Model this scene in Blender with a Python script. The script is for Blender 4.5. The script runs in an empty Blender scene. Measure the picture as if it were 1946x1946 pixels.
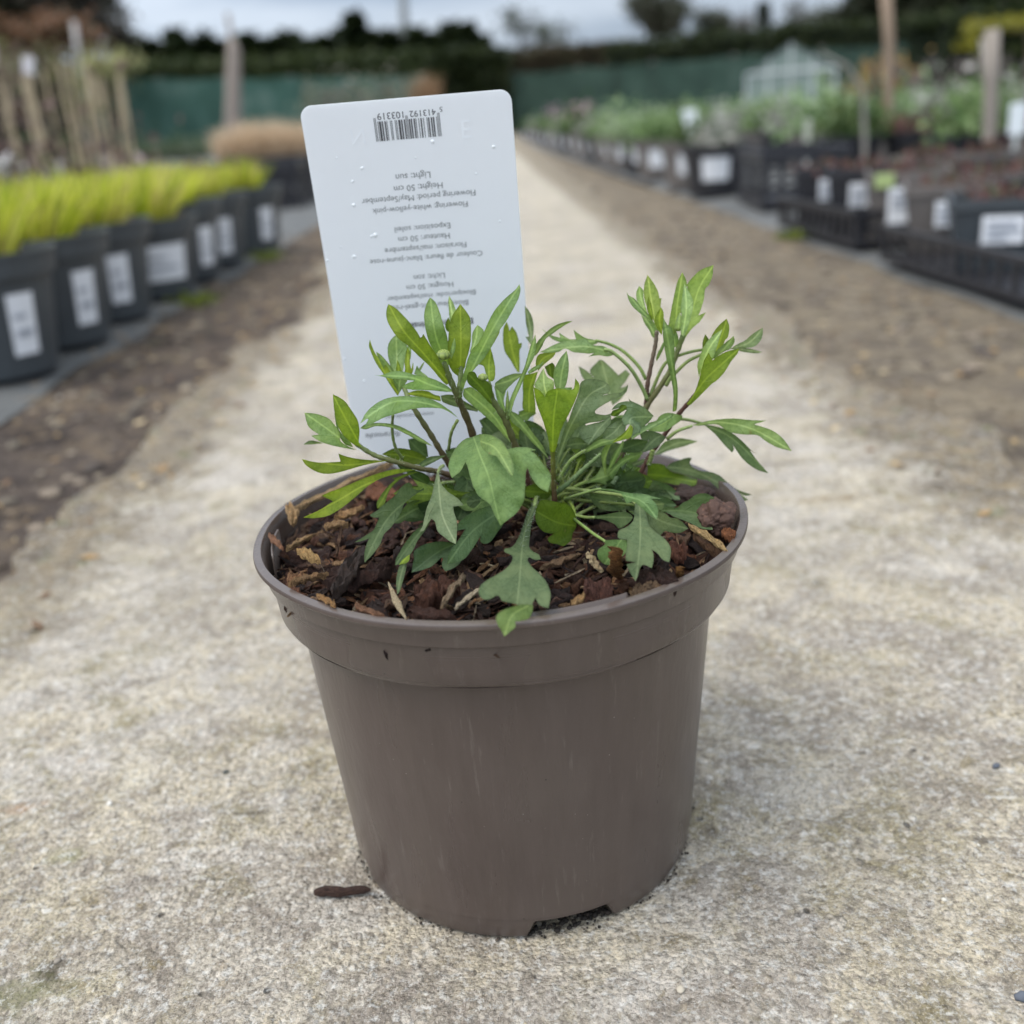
import bpy, bmesh, math, random
import numpy as np
from mathutils import Vector, Matrix, noise
from mathutils.geometry import delaunay_2d_cdt

sc = bpy.context.scene
col = sc.collection
rad = math.radians
rnd = random.Random(11)

# ------------------------------------------------------------------ camera
PITCH, ROLL, FPX = 0.3609, -0.0738, 1962.8
CAM = Vector((0.0048, -0.3785, 0.2871))
FW = Vector((0, math.cos(PITCH), -math.sin(PITCH)))
RT0 = Vector((1, 0, 0)); UP0 = RT0.cross(FW)
RT = RT0 * math.cos(ROLL) + UP0 * math.sin(ROLL)
UPV = -RT0 * math.sin(ROLL) + UP0 * math.cos(ROLL)
cd = bpy.data.cameras.new('camera'); cam = bpy.data.objects.new('camera', cd); col.objects.link(cam)
M = Matrix((RT, UPV, -FW)).transposed().to_4x4(); M.translation = CAM
cam.matrix_world = M
cd.sensor_width = 36; cd.lens = 36 * FPX / 1946
cd.clip_start = 0.01; cd.clip_end = 500
cd.dof.use_dof = True; cd.dof.focus_distance = 0.365; cd.dof.aperture_fstop = 6.6
sc.camera = cam

# ------------------------------------------------------------------ world, sun, exposure
SUN_EL, SUN_AZ = rad(62), rad(-112)          # azimuth from +Y (away from the camera) towards +X
w = bpy.data.worlds.new('World'); sc.world = w; w.use_nodes = True
nt = w.node_tree; nt.nodes.clear(); N = nt.nodes.new; LK = nt.links.new
out = N('ShaderNodeOutputWorld'); bg = N('ShaderNodeBackground'); bg.inputs[1].default_value = 0.1
sky = N('ShaderNodeTexSky'); sky.sky_type = 'NISHITA'; sky.sun_disc = False
sky.sun_elevation = SUN_EL; sky.sun_rotation = SUN_AZ
tc = N('ShaderNodeTexCoord'); mp = N('ShaderNodeMapping'); mp.inputs['Scale'].default_value = (1.2, 1.2, 5.0)
nz = N('ShaderNodeTexNoise'); nz.inputs['Scale'].default_value = 3.2; nz.inputs['Detail'].default_value = 6; nz.inputs['Roughness'].default_value = .55
cr = N('ShaderNodeValToRGB')
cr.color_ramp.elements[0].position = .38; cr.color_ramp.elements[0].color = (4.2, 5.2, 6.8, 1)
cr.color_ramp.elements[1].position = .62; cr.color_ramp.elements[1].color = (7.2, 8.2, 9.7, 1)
mx = N('ShaderNodeMix'); mx.data_type = 'RGBA'; mx.inputs[0].default_value = .9
LK(tc.outputs['Generated'], mp.inputs[0]); LK(mp.outputs[0], nz.inputs['Vector']); LK(nz.outputs[0], cr.inputs[0])
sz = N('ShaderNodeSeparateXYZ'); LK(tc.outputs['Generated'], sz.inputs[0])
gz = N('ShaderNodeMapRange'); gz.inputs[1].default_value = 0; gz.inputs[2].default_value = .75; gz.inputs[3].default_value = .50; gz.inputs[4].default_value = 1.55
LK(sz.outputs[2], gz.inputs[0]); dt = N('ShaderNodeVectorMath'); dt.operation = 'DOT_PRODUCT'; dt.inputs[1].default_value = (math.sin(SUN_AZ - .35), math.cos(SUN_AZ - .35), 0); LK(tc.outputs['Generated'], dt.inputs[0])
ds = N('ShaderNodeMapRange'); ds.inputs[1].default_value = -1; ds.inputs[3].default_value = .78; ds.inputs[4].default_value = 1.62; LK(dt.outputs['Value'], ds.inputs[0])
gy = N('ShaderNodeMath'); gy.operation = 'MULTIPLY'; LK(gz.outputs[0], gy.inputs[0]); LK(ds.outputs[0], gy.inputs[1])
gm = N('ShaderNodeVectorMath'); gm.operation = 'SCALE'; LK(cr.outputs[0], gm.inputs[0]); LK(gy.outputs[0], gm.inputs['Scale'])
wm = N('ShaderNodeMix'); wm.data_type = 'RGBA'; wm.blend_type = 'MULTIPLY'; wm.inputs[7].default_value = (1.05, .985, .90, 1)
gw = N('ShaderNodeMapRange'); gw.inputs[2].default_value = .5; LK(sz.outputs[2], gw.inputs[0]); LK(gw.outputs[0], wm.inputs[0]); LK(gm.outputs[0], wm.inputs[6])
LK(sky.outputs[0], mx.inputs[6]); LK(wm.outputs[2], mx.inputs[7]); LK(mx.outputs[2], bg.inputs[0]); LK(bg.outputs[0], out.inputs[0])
sd = bpy.data.lights.new('sun', 'SUN'); sd.energy = 1.5; sd.angle = rad(34); sd.color = (1.0, .93, .83)
so = bpy.data.objects.new('sun', sd); col.objects.link(so)
sdir = Vector((math.sin(SUN_AZ) * math.cos(SUN_EL), math.cos(SUN_AZ) * math.cos(SUN_EL), math.sin(SUN_EL)))
so.rotation_euler = sdir.to_track_quat('Z', 'Y').to_euler()
vs = sc.view_settings; vs.view_transform = 'Standard'; vs.look = 'None'; vs.gamma = 1; vs.exposure = 0.66
sc.cycles.use_denoising = True
sc.cycles.max_bounces = 8; sc.cycles.transparent_max_bounces = 12

# ------------------------------------------------------------------ helpers
def ray(px, py):
    return FW + RT * ((px - 973) / FPX) - UPV * ((py - 973) / FPX)
def at_y(px, py, y):
    d = ray(px, py); k = (y - CAM.y) / d.y
    return CAM + d * k
def at_z(px, py, z):
    d = ray(px, py); k = (z - CAM.z) / d.z
    return CAM + d * k

def tag(o, label, cat, group=None, kind=None):
    if label: o['label'] = label
    if cat: o['category'] = cat
    if group: o['group'] = group
    if kind: o['kind'] = kind
    return o
def thing(name, label, cat, loc=(0, 0, 0), rz=0, group=None):
    o = bpy.data.objects.new(name, None); col.objects.link(o)
    o.empty_display_size = .02; o.location = loc; o.rotation_euler = (0, 0, rz)
    return tag(o, label, cat, group)
def mesh_obj(name, V, F, mats, parent=None, smooth=True, mi=None, uvs=None, cols=None):
    me = bpy.data.meshes.new(name); me.from_pydata([tuple(v) for v in V], [], F)
    for m in (mats if isinstance(mats, (list, tuple)) else [mats]): me.materials.append(m)
    if mi is not None: me.polygons.foreach_set('material_index', mi)
    if smooth: me.polygons.foreach_set('use_smooth', [True] * len(F))
    if uvs is not None:
        ul = me.uv_layers.new(name='UVMap'); li = np.zeros(len(me.loops), int); me.loops.foreach_get('vertex_index', li)
        ul.data.foreach_set('uv', np.asarray(uvs, float)[li].ravel())
    if cols is not None:
        ca = me.color_attributes.new('tint', 'FLOAT_COLOR', 'POINT')
        c = np.ones((len(V), 4)); c[:, :3] = np.asarray(cols)[:, :3]; ca.data.foreach_set('color', c.ravel())
    me.validate(); me.update()
    o = bpy.data.objects.new(name, me); col.objects.link(o)
    if parent: o.parent = parent
    return o
def copy_tree(o, parent=None):
    c = o.copy(); col.objects.link(c); c.parent = parent
    for ch in o.children: copy_tree(ch, c)
    return c

class MB:
    """collects pieces, builds one mesh object"""
    def __init__(s): s.V = []; s.F = []; s.MI = []; s.UV = []; s.C = []
    def add(s, V, F, mi=0, uv=None, c=(1, 1, 1)):
        b = len(s.V); s.V += [tuple(v) for v in V]; s.F += [[b + i for i in f] for f in F]; s.MI += [mi] * len(F)
        s.UV += [tuple(u) for u in uv] if uv is not None else [(0, 0)] * len(V)
        s.C += [c] * len(V) if not isinstance(c, list) else c
    def box(s, x0, y0, z0, x1, y1, z1, mi=0, c=(1, 1, 1), M=None):
        V = [Vector(p) for p in ((x0,y0,z0),(x1,y0,z0),(x1,y1,z0),(x0,y1,z0),(x0,y0,z1),(x1,y0,z1),(x1,y1,z1),(x0,y1,z1))]
        if M is not None: V = [M @ v for v in V]
        s.add(V, [[0,3,2,1],[4,5,6,7],[0,1,5,4],[1,2,6,5],[2,3,7,6],[3,0,4,7]], mi, c=c)
    def tube(s, pts, rads, n=7, mi=0, c=(1, 1, 1), cap=True):
        pts = [Vector(p) for p in pts]; V = []; UV = []; d = 0; a = None
        for i, p in enumerate(pts):
            t = (pts[min(i + 1, len(pts) - 1)] - pts[max(i - 1, 0)]).normalized()
            if a is None:
                a = t.orthogonal().normalized()
            a = (a - t * a.dot(t)).normalized(); b = t.cross(a)
            if i: d += (p - pts[i - 1]).length
            for k in range(n):
                th = 2 * math.pi * k / n
                V.append(p + (a * math.cos(th) + b * math.sin(th)) * rads[i]); UV.append((d * 100, k / n))
        F = []
        for i in range(len(pts) - 1):
            for k in range(n):
                k2 = (k + 1) % n; F.append([i*n+k, i*n+k2, (i+1)*n+k2, (i+1)*n+k])
        if cap:
            F.append(list(range(n))[::-1]); F.append([(len(pts)-1)*n + k for k in range(n)])
        s.add(V, F, mi, UV, c)
    def build(s, name, mats, parent=None, smooth=False):
        return mesh_obj(name, s.V, s.F, mats, parent, smooth, s.MI, s.UV, s.C)

def spline(P, n=6):
    """Catmull-Rom through tuples"""
    P = [np.array(p, float) for p in P]; out = []
    Q = [2 * P[0] - P[1]] + P + [2 * P[-1] - P[-2]]
    for i in range(1, len(Q) - 2):
        for k in range(n):
            t = k / n; a, b, c, d = Q[i-1], Q[i], Q[i+1], Q[i+2]
            out.append(.5 * (2*b + (c-a)*t + (2*a-5*b+4*c-d)*t*t + (3*b-a-3*c+d)*t**3))
    out.append(P[-1]); return out

# ------------------------------------------------------------------ materials
class NT:
    def __init__(s, name):
        s.m = bpy.data.materials.new(name); s.m.use_nodes = True; s.t = s.m.node_tree; s.t.nodes.clear()
        s.out = s.n('ShaderNodeOutputMaterial')
    def n(s, ty, **kw):
        x = s.t.nodes.new(ty)
        for k, v in kw.items():
            if k.startswith('_'): setattr(x, k[1:], v)
            else: x.inputs[k.replace('_', ' ')].default_value = v
        return x
    def l(s, a, b): s.t.links.new(a, b)
    def noise(s, vec, scale, detail=4, rough=.55, dist=0):
        x = s.n('ShaderNodeTexNoise', Scale=scale, Detail=detail, Roughness=rough, Distortion=dist); s.l(vec, x.inputs['Vector']); return x.outputs[0]
    def vor(s, vec, scale, feature='F1', out='Distance', rnd=1):
        x = s.n('ShaderNodeTexVoronoi', Scale=scale, Randomness=rnd, _feature=feature); s.l(vec, x.inputs['Vector']); return x.outputs[out]
    def ramp(s, v, stops, interp='LINEAR'):
        x = s.n('ShaderNodeValToRGB'); x.color_ramp.interpolation = interp; e = x.color_ramp.elements
        while len(e) < len(stops): e.new(.5)
        for i, (p, c) in enumerate(stops):
            e[i].position = p; e[i].color = (c, c, c, 1) if not isinstance(c, tuple) else (*c, 1)
        s.l(v, x.inputs[0]); return x.outputs[0]
    def mix(s, f, a, b, mode='MIX'):
        x = s.n('ShaderNodeMix', _data_type='RGBA', _blend_type=mode)
        for v, i in ((f, 0), (a, 6), (b, 7)):
            if isinstance(v, (int, float)): x.inputs[i].default_value = v if i == 0 else (v, v, v, 1)
            elif isinstance(v, tuple): x.inputs[i].default_value = (*v, 1)
            else: s.l(v, x.inputs[i])
        return x.outputs[2]
    def math(s, op, a, b=None, clamp=False):
        x = s.n('ShaderNodeMath', _operation=op, _use_clamp=clamp)
        for v, i in ((a, 0), (b, 1)):
            if v is None: continue
            if isinstance(v, (int, float)): x.inputs[i].default_value = v
            else: s.l(v, x.inputs[i])
        return x.outputs[0]
    def bump(s, h, dist, strength=1, nrm=None):
        x = s.n('ShaderNodeBump', Strength=strength, Distance=dist); s.l(h, x.inputs['Height'])
        if nrm is not None: s.l(nrm, x.inputs['Normal'])
        return x.outputs[0]
    def obj(s): return s.n('ShaderNodeTexCoord').outputs['Object']
    def pos(s): return s.n('ShaderNodeNewGeometry').outputs['Position']
    def attr(s, name='tint'): return s.n('ShaderNodeAttribute', _attribute_name=name).outputs['Color']
    def rand(s): return s.n('ShaderNodeObjectInfo').outputs['Random']
    def scale(s, vec, sx, sy, sz):
        x = s.n('ShaderNodeMapping'); x.inputs['Scale'].default_value = (sx, sy, sz); s.l(vec, x.inputs[0]); return x.outputs[0]
    def bsdf(s, color, rough=.6, nrm=None, spec=.5, **kw):
        x = s.n('ShaderNodeBsdfPrincipled')
        if isinstance(color, tuple): x.inputs['Base Color'].default_value = (*color, 1)
        else: s.l(color, x.inputs['Base Color'])
        if isinstance(rough, (int, float)): x.inputs['Roughness'].default_value = rough
        else: s.l(rough, x.inputs['Roughness'])
        x.inputs['Specular IOR Level'].default_value = spec
        for k, v in kw.items(): x.inputs[k.replace('_', ' ')].default_value = v
        if nrm is not None: s.l(nrm, x.inputs['Normal'])
        s.l(x.outputs[0], s.out.inputs[0]); return x
def simple(name, c, rough=.6, spec=.4, var=.12, sc_=20, bump=0):
    k = NT(name); v = k.noise(k.obj(), sc_, 5)
    lo = tuple(x * (1 - var) for x in c); hi = tuple(min(1, x * (1 + var)) for x in c)
    k.bsdf(k.ramp(v, [(.3, lo), (.7, hi)]), rough, k.bump(v, bump) if bump else None, spec); return k.m
# ------------------------------------------------------------------ setting: ground, path, bed sheets
def mat_concrete():
    k = NT('weathered_concrete'); p = k.pos()
    sx0 = k.n('ShaderNodeSeparateXYZ'); k.l(p, sx0.inputs[0]); stn = k.noise(p, 110, 5, .7)
    big = k.noise(p, 5, 5, .6); mid = k.noise(p, 34, 6, .62, .6); fine = k.noise(p, 420, 6, .7); grit = k.noise(p, 1300, 3, .6)
    c = k.ramp(mid, [(.30, (.24, .215, .17)), (.45, (.40, .37, .315)), (.57, (.56, .53, .455)), (.72, (.74, .71, .63))])
    c = k.mix(k.ramp(big, [(.35, 0.), (.65, .65)]), c, (.40, .375, .35))
    c = k.mix(k.ramp(k.noise(p, 6.5, 6, .6, .8), [(.48, 0.), (.60, .75)]), c, (.70, .685, .645))
    c = k.mix(k.ramp(k.noise(k.scale(p, -1, 1, 1), 8, 6, .62, 1.2), [(.52, 0.), (.62, .65)]), c, (.31, .285, .255))
    c = k.mix(k.ramp(k.noise(p, 13, 5, .65, 1.0), [(.44, 0.), (.58, .75)]), c, (.66, .61, .47))
    c = k.mix(k.ramp(k.noise(k.scale(p, 1, -1, 1), 28, 5, .65, 1.0), [(.50, 0.), (.64, .7)]), c, (.27, .24, .205))
    # olive and ochre lichen stains
    st = k.ramp(k.noise(p, 19, 5, .65, .8), [(.53, 0.), (.66, .75)]); c = k.mix(st, c, (.30, .27, .15))
    st2 = k.ramp(k.noise(k.scale(p, 1, 1.3, 1), 62, 4, .6, .5), [(.61, 0.), (.70, .7)]); c = k.mix(st2, c, (.24, .20, .10))
    # whitish worn aggregate
    wt = k.ramp(k.noise(p, 75, 5, .68), [(.60, 0.), (.70, .75)]); c = k.mix(wt, c, (.78, .77, .73))
    # grains of sand and single stones of the aggregate
    v1 = k.n('ShaderNodeSeparateColor'); k.l(k.vor(p, 560, out='Color'), v1.inputs[0])
    c = k.mix(1., c, k.ramp(v1.outputs[0], [(0., .74), (.3, .92), (.7, 1.05), (1., 1.22)]), 'MULTIPLY')
    v2 = k.n('ShaderNodeSeparateColor'); k.l(k.vor(p, 230, out='Color'), v2.inputs[0]); d2 = k.vor(p, 230)
    sel = k.math('MULTIPLY', k.ramp(v2.outputs[0], [(.62, 0.), (.68, .75)]), k.ramp(d2, [(.30, 1.), (.52, 0.)]))
    c = k.mix(sel, c, k.ramp(v2.outputs[1], [(0., (.20, .18, .155)), (.25, (.36, .33, .28)), (.5, (.62, .58, .50)), (.75, (.78, .76, .70)), (1., (.46, .40, .30))]))
    v3 = k.n('ShaderNodeSeparateColor'); k.l(k.vor(p, 95, out='Color'), v3.inputs[0]); d3 = k.vor(k.mixv(p), 95) if False else k.vor(p, 95)
    sel3 = k.math('MULTIPLY', k.ramp(v3.outputs[0], [(.84, 0.), (.88, .7)]), k.ramp(d3, [(.26, 1.), (.40, 0.)]))
    c = k.mix(sel3, c, k.ramp(v3.outputs[1], [(0., (.28, .26, .24)), (.4, (.50, .47, .42)), (.8, (.74, .71, .64)), (1., (.40, .32, .22))]))
    c = k.mix(k.ramp(fine, [(.34, .85), (.50, 0.)]), c, (.15, .135, .11))
    c = k.mix(k.ramp(grit, [(.55, 0.), (.68, .5)]), c, (.86, .84, .79))
    # dark pits
    pit = k.ramp(k.vor(p, 85), [(.06, .9), (.15, 0.)]); pk = k.ramp(k.noise(p, 55, 2), [(.56, 0.), (.62, 1.)])
    pit = k.math('MULTIPLY', pit, pk); c = k.mix(pit, c, (.07, .062, .05))
    for spx, spy, rx_, ry_, cc_, st_ in ((1485, 880, .030, .010, (.13, .11, .085), .85), (1580, 946, .050, .010, (.27, .20, .11), .8), (1735, 778, .022, .015, (.07, .06, .05), .8), (95, 1852, .011, .012, (.075, .065, .045), .95), (45, 1890, .030, .016, (.24, .25, .13), .7),
            (540, 1505, .011, .008, (.30, .29, .28), .75), (40, 1535, .016, .008, (.40, .25, .15), .7), (1530, 1655, .016, .009, (.26, .24, .20), .6), (1352, 1575, .007, .007, (.15, .13, .10), .8), (700, 1340, .02, .012, (.34, .27, .20), .5), (260, 1480, .02, .02, (.74, .72, .60), .5), (120, 1625, .012, .010, (.30, .31, .17), .7), (1500, 1500, .05, .03, (.66, .65, .62), .45), (480, 1545, .022, .003, (.13, .115, .09), .8), (1880, 1600, .018, .004, (.12, .105, .085), .8)):
        q_ = at_z(spx, spy, 0); dx_ = k.math('DIVIDE', k.math('SUBTRACT', sx0.outputs[0], q_.x), rx_); dy_ = k.math('DIVIDE', k.math('SUBTRACT', sx0.outputs[1], q_.y), ry_)
        dd_ = k.math('SQRT', k.math('ADD', k.math('MULTIPLY', dx_, dx_), k.math('MULTIPLY', dy_, dy_)))
        c = k.mix(k.ramp(k.math('ADD', dd_, k.math('MULTIPLY', stn, 1.6)), [(.9 * .5, st_), (1.6 * .5, 0.)]) if False else k.ramp(k.math('MULTIPLY', k.math('ADD', dd_, k.math('MULTIPLY', stn, 2.4)), .4), [(.52, st_), (.80, 0.)]), c, cc_)
    h = k.math('ADD', k.math('MULTIPLY', fine, .55), k.math('MULTIPLY', k.noise(p, 130, 5, .65), 1.1))
    h = k.math('ADD', h, k.math('MULTIPLY', grit, .15)); h = k.math('SUBTRACT', h, k.math('MULTIPLY', k.vor(p, 560), .35)); h = k.math('ADD', h, k.math('MULTIPLY', sel, .3)); h = k.math('ADD', h, k.math('MULTIPLY', sel3, .4)); h = k.math('SUBTRACT', h, k.math('MULTIPLY', pit, .8))
    sx = k.n('ShaderNodeSeparateXYZ'); k.l(p, sx.inputs[0])
    ax = k.math('ABSOLUTE', k.math('SUBTRACT', sx.outputs[0], .012))
    ed = k.math('ADD', k.math('ADD', k.math('MULTIPLY', k.math('SUBTRACT', ax, .29), 12.), k.ramp(k.math('MULTIPLY', sx.outputs[1], .1), [(.10, 0.), (.6, .45)])), k.math('ADD', k.math('MULTIPLY', k.math('SUBTRACT', k.noise(p, 26, 6, .68, .5), .5), 2.8), k.math('MULTIPLY', k.math('SUBTRACT', k.noise(p, 5.5, 4, .6, .5), .5), 1.7)))
    ed = k.ramp(k.math('MULTIPLY', ed, 1.5), [(.0, 0.), (.95, .92)])
    mo = k.ramp(k.noise(p, 33, 4, .6), [(.58, 0.), (.66, .8)])
    dc = k.ramp(k.noise(p, 48, 5, .6), [(.35, (.10, .082, .065)), (.52, (.20, .165, .11)), (.7, (.33, .26, .15))])
    dc = k.mix(mo, dc, (.13, .15, .05))
    c = k.mix(k.math('MULTIPLY', ed, k.ramp(sx.outputs[1], [(.10, 0.), (.35, 1.)])), c, dc)
    c = k.mix(1., c, (.975, .905, .835), 'MULTIPLY')
    c = k.mix(k.ramp(k.noise(p, 260, 5, .75), [(.36, .6), (.50, 0.)]), c, (.20, .18, .145))
    c = k.mix(k.ramp(k.noise(k.scale(p, 1, 1, 2), 230, 5, .75), [(.52, 0.), (.66, .6)]), c, (.86, .84, .79))
    k.bsdf(c, .85, k.bump(h, .0048), .2); return k.m
def mat_dirt():
    k = NT('trodden_soil'); p = k.pos()
    c = k.ramp(k.noise(p, 7, 6, .62, .5), [(.3, (.040, .031, .026)), (.48, (.105, .085, .070)), (.62, (.20, .16, .11)), (.76, (.34, .28, .18))])
    c = k.mix(k.ramp(k.noise(p, 38, 5, .6), [(.55, 0.), (.68, .8)]), c, (.29, .22, .13))
    c = k.mix(k.ramp(k.noise(p, 90, 4, .6), [(.62, 0.), (.68, .8)]), c, (.42, .37, .30))
    c = k.mix(k.ramp(k.noise(p, 11, 4, .6), [(.64, 0.), (.72, .6)]), c, (.10, .13, .04))
    c = k.mix(k.ramp(k.noise(p, 160, 4, .6), [(.34, .7), (.48, 0.)]), c, (.045, .036, .03))
    sx = k.n('ShaderNodeSeparateXYZ'); k.l(p, sx.inputs[0])
    rt = k.math('MULTIPLY', k.ramp(sx.outputs[0], [(0., 0.), (.05, 1.)]), k.ramp(k.noise(p, 16, 6, .65), [(.38, .15), (.6, .85)]))
    lc = k.ramp(k.noise(p, 55, 6, .7), [(.32, (.09, .072, .05)), (.48, (.20, .16, .11)), (.62, (.31, .26, .185)), (.76, (.44, .39, .30))])
    c = k.mix(k.ramp(sx.outputs[0], [(0., 1.), (.05, 0.)]), c, k.mix(1., c, (.80, .76, .76), 'MULTIPLY'))
    c = k.mix(rt, c, lc)
    k.bsdf(c, .9, k.bump(k.noise(p, 70, 6, .7), .012), .2); return k.m
def mat_sheet():
    k = NT('woven_bed_sheet'); p = k.pos()
    c = k.ramp(k.noise(p, 4, 5, .6), [(.3, (.065, .068, .068)), (.7, (.14, .142, .138))])
    c = k.mix(k.ramp(k.noise(p, 24, 4, .6), [(.58, 0.), (.7, .6)]), c, (.16, .135, .10))
    k.bsdf(c, .75, k.bump(k.noise(p, 12, 4), .01), .3); return k.m
M_CON, M_DIRT, M_SHEET = mat_concrete(), mat_dirt(), mat_sheet()

def ring_grid(x0, x1, y0, y1, nx, ny, fz, name, m, edge=None):
    """sheet with real relief; edge(y, side) moves the two long borders"""
    V = []; F = []
    for j in range(ny + 1):
        t = j / ny; y = y0 + (y1 - y0) * (t ** 2.2 if y1 - y0 > 5 else t)
        a, b = (x0, x1) if edge is None else (edge(y, 0), edge(y, 1))
        for i in range(nx + 1):
            x = a + (b - a) * i / nx
            e = 0
            if edge is not None and i in (0, nx): e = -.012
            V.append((x, y, fz(x, y) + e))
    for j in range(ny):
        for i in range(nx):
            a = j * (nx + 1) + i; F.append([a, a + 1, a + nx + 2, a + nx + 1])
    o = mesh_obj(name, V, F, m); o['kind'] = 'structure'; return o
def dz(x, y):
    return -.010 + .004 * noise.noise(Vector((x * 9, y * 9, 3))) + .0025 * noise.noise(Vector((x * 30, y * 30, 7)))
# soil: fine near the camera, one big sheet to the horizon
ring_grid(-1.6, 1.6, -.8, 4.0, 190, 260, dz, 'dirt_verge', M_DIRT)
V = [(-260, -60, -.022), (260, -60, -.022), (260, 320, -.022), (-260, 320, -.022)]
g = mesh_obj('ground', V, [[0, 1, 2, 3]], M_DIRT); g['kind'] = 'structure'
def pedge(y, s):
    n1 = noise.noise(Vector((y * 3.1, 5 + s * 9, 0))) * .045 + noise.noise(Vector((y * 11, 2 + s * 5, 1))) * .022 + noise.noise(Vector((y * 40, 2 + s * 5, 1))) * .007
    if s == 0: return -.375 + n1 - (.05 if y > 2 else 0)
    return .405 + n1 + max(0, (y - 2.2)) * .02
def cz(x, y):
    q = Vector((x, y, 0))
    e = noise.noise(q * 14) * .0012 + noise.noise(q * 45) * .0013 + noise.noise(q * 130) * .0008
    r = math.hypot(x, y)
    f = min(1, max(.0, (r - .07) / .03))
    return -.0003 + e * f - .0004 * (1 - f)
ring_grid(-.3, .3, -.7, 1.2, 330, 900, cz, 'path', M_CON, pedge)
ring_grid(-.3, .3, 1.2, 26, 12, 260, lambda x, y: 0 + .001 * noise.noise(Vector((x * 9, y * 9, 0))), 'path', M_CON, pedge)
def sedge(side):
    def f(y, s):
        n1 = noise.noise(Vector((y * 4, side * 7, 0))) * .02
        if side < 0: return -9 if s == 0 else -.605 + n1
        return (.70 + n1 - max(0, y - 3) * .012) if s == 0 else 9
    return f
for sd_ in (-1, 1):
    ring_grid(0, 1, -.6, 24, 40, 120, lambda x, y: .004 + .003 * noise.noise(Vector((x * 6, y * 6, 0))), 'bed_sheet', M_SHEET, sedge(sd_))

# grit and debris lying on the concrete and soil
mb = MB(); M_GRIT = None
kk = NT('loose_grit'); kk.bsdf(kk.attr(), .8, None, .3); M_GRIT = kk.m
pal = [(.55, .52, .45), (.42, .39, .33), (.34, .31, .26), (.26, .23, .19), (.66, .63, .57), (.40, .34, .24)]
def lump(mb, c, r, colr, sq=.6, sub=1, rough=0):
    bm = bmesh.new(); bmesh.ops.create_icosphere(bm, subdivisions=sub, radius=1)
    s = rnd.random() * 99; rz = Matrix.Rotation(rnd.random() * 6.3, 3, 'Z'); ax = rnd.uniform(.6, 1)
    V = []
    for v in bm.verts:
        q = v.co * (1 + .35 * noise.noise(v.co * 1.3 + Vector((s, 0, 0))) + rough * (noise.noise(v.co * 3.1 + Vector((s, 5, 0))) + .6 * noise.noise(v.co * 8 + Vector((s, 5, 0))) + .4 * noise.noise(v.co * 18)))
        V.append(Vector(c) + rz @ Vector((q.x * r, q.y * r * ax, q.z * r * sq)))
    mb.add(V, [[v.index for v in f.verts] for f in bm.faces], c=colr); bm.free()
for i in range(420):
    y = -.33 + 1.2 * rnd.random() ** 1.5; x = rnd.uniform(-.33, .36)
    if math.hypot(x, y) < .08: continue
    r = rnd.uniform(.0004, .0013) * (1.4 if rnd.random() < .1 else 1)
    lump(mb, (x, y, cz(x, y) + r * .25), r, rnd.choice(pal))
for i in range(700):
    y = rnd.uniform(.1, 3.2); s = rnd.choice((-1, 1)); x = s * rnd.uniform(.36, .66); r = rnd.uniform(.0015, .006)
    lump(mb, (x, y, dz(x, y) + r * .3), r, rnd.choice([(.22, .18, .13), (.30, .25, .19), (.16, .13, .10), (.3, .2, .1), (.12, .09, .07), (.10, .08, .06)] + ([(.5, .46, .4)] if rnd.random() < .12 else [])), .4)
for i in range(420):
    y = rnd.uniform(.2, 3.2); s = rnd.choice((-1, 1)); x = s * rnd.uniform(.38, .66); r = rnd.uniform(.004, .012)
    lump(mb, (x, y, dz(x, y) + r * .1), r, rnd.choice([(.15, .12, .09), (.20, .16, .12), (.09, .07, .055), (.22, .18, .13), (.06, .048, .04), (.12, .10, .075)]), .4, 2, .15)
for i in range(1500):                      # leaf litter and wood crumbs on the soil
    y = rnd.uniform(.0, 3.4); s = rnd.choice((-1, 1)); x = s * (rnd.uniform(.30, .42) if rnd.random() < .4 else rnd.uniform(.36, .66))
    a = rnd.random() * 6.28; L = rnd.uniform(.003, .010); ca, sa = math.cos(a) * L, math.sin(a) * L; z = max(dz(x, y), -.001 if abs(x) < .35 else -9) + .002
    mb.add([(x - ca, y - sa, z), (x - sa * .35, y + ca * .35, z + .002), (x + ca, y + sa, z + rnd.uniform(0, .003)), (x + sa * .35, y - ca * .35, z)], [[0, 1, 2, 3]], c=rnd.choice([(.34, .24, .12), (.26, .17, .08), (.16, .10, .06), (.42, .33, .20), (.08, .06, .045), (.2, .13, .07)]))
tag(mb.build('grit', M_GRIT, smooth=True), 'loose grit and crumbs scattered over the concrete and the soil verges', 'grit', kind='stuff')
for px, py, r, c_, lab in [(428, 1467, .0016, (.06, .07, .07), 'tiny blackish stone on the concrete left of the pot'),
                       (1293, 1895 - 15, .0019, (.44, .39, .31), 'small cream pebble in the concrete right in front of the pot'),
                       (1893, 1455, .0022, (.09, .10, .12), 'small dark blue-grey stone at the right edge of the concrete'),
                       (1942, 1893, .0028, (.10, .11, .13), 'dark blue-grey pebble in the lower right corner')]:
    p = at_z(px, py, 0.0005); m = MB(); lump(m, p, r, c_, .5, 2)
    tag(m.build('pebble', M_GRIT, smooth=True), lab, 'pebble')
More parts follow.
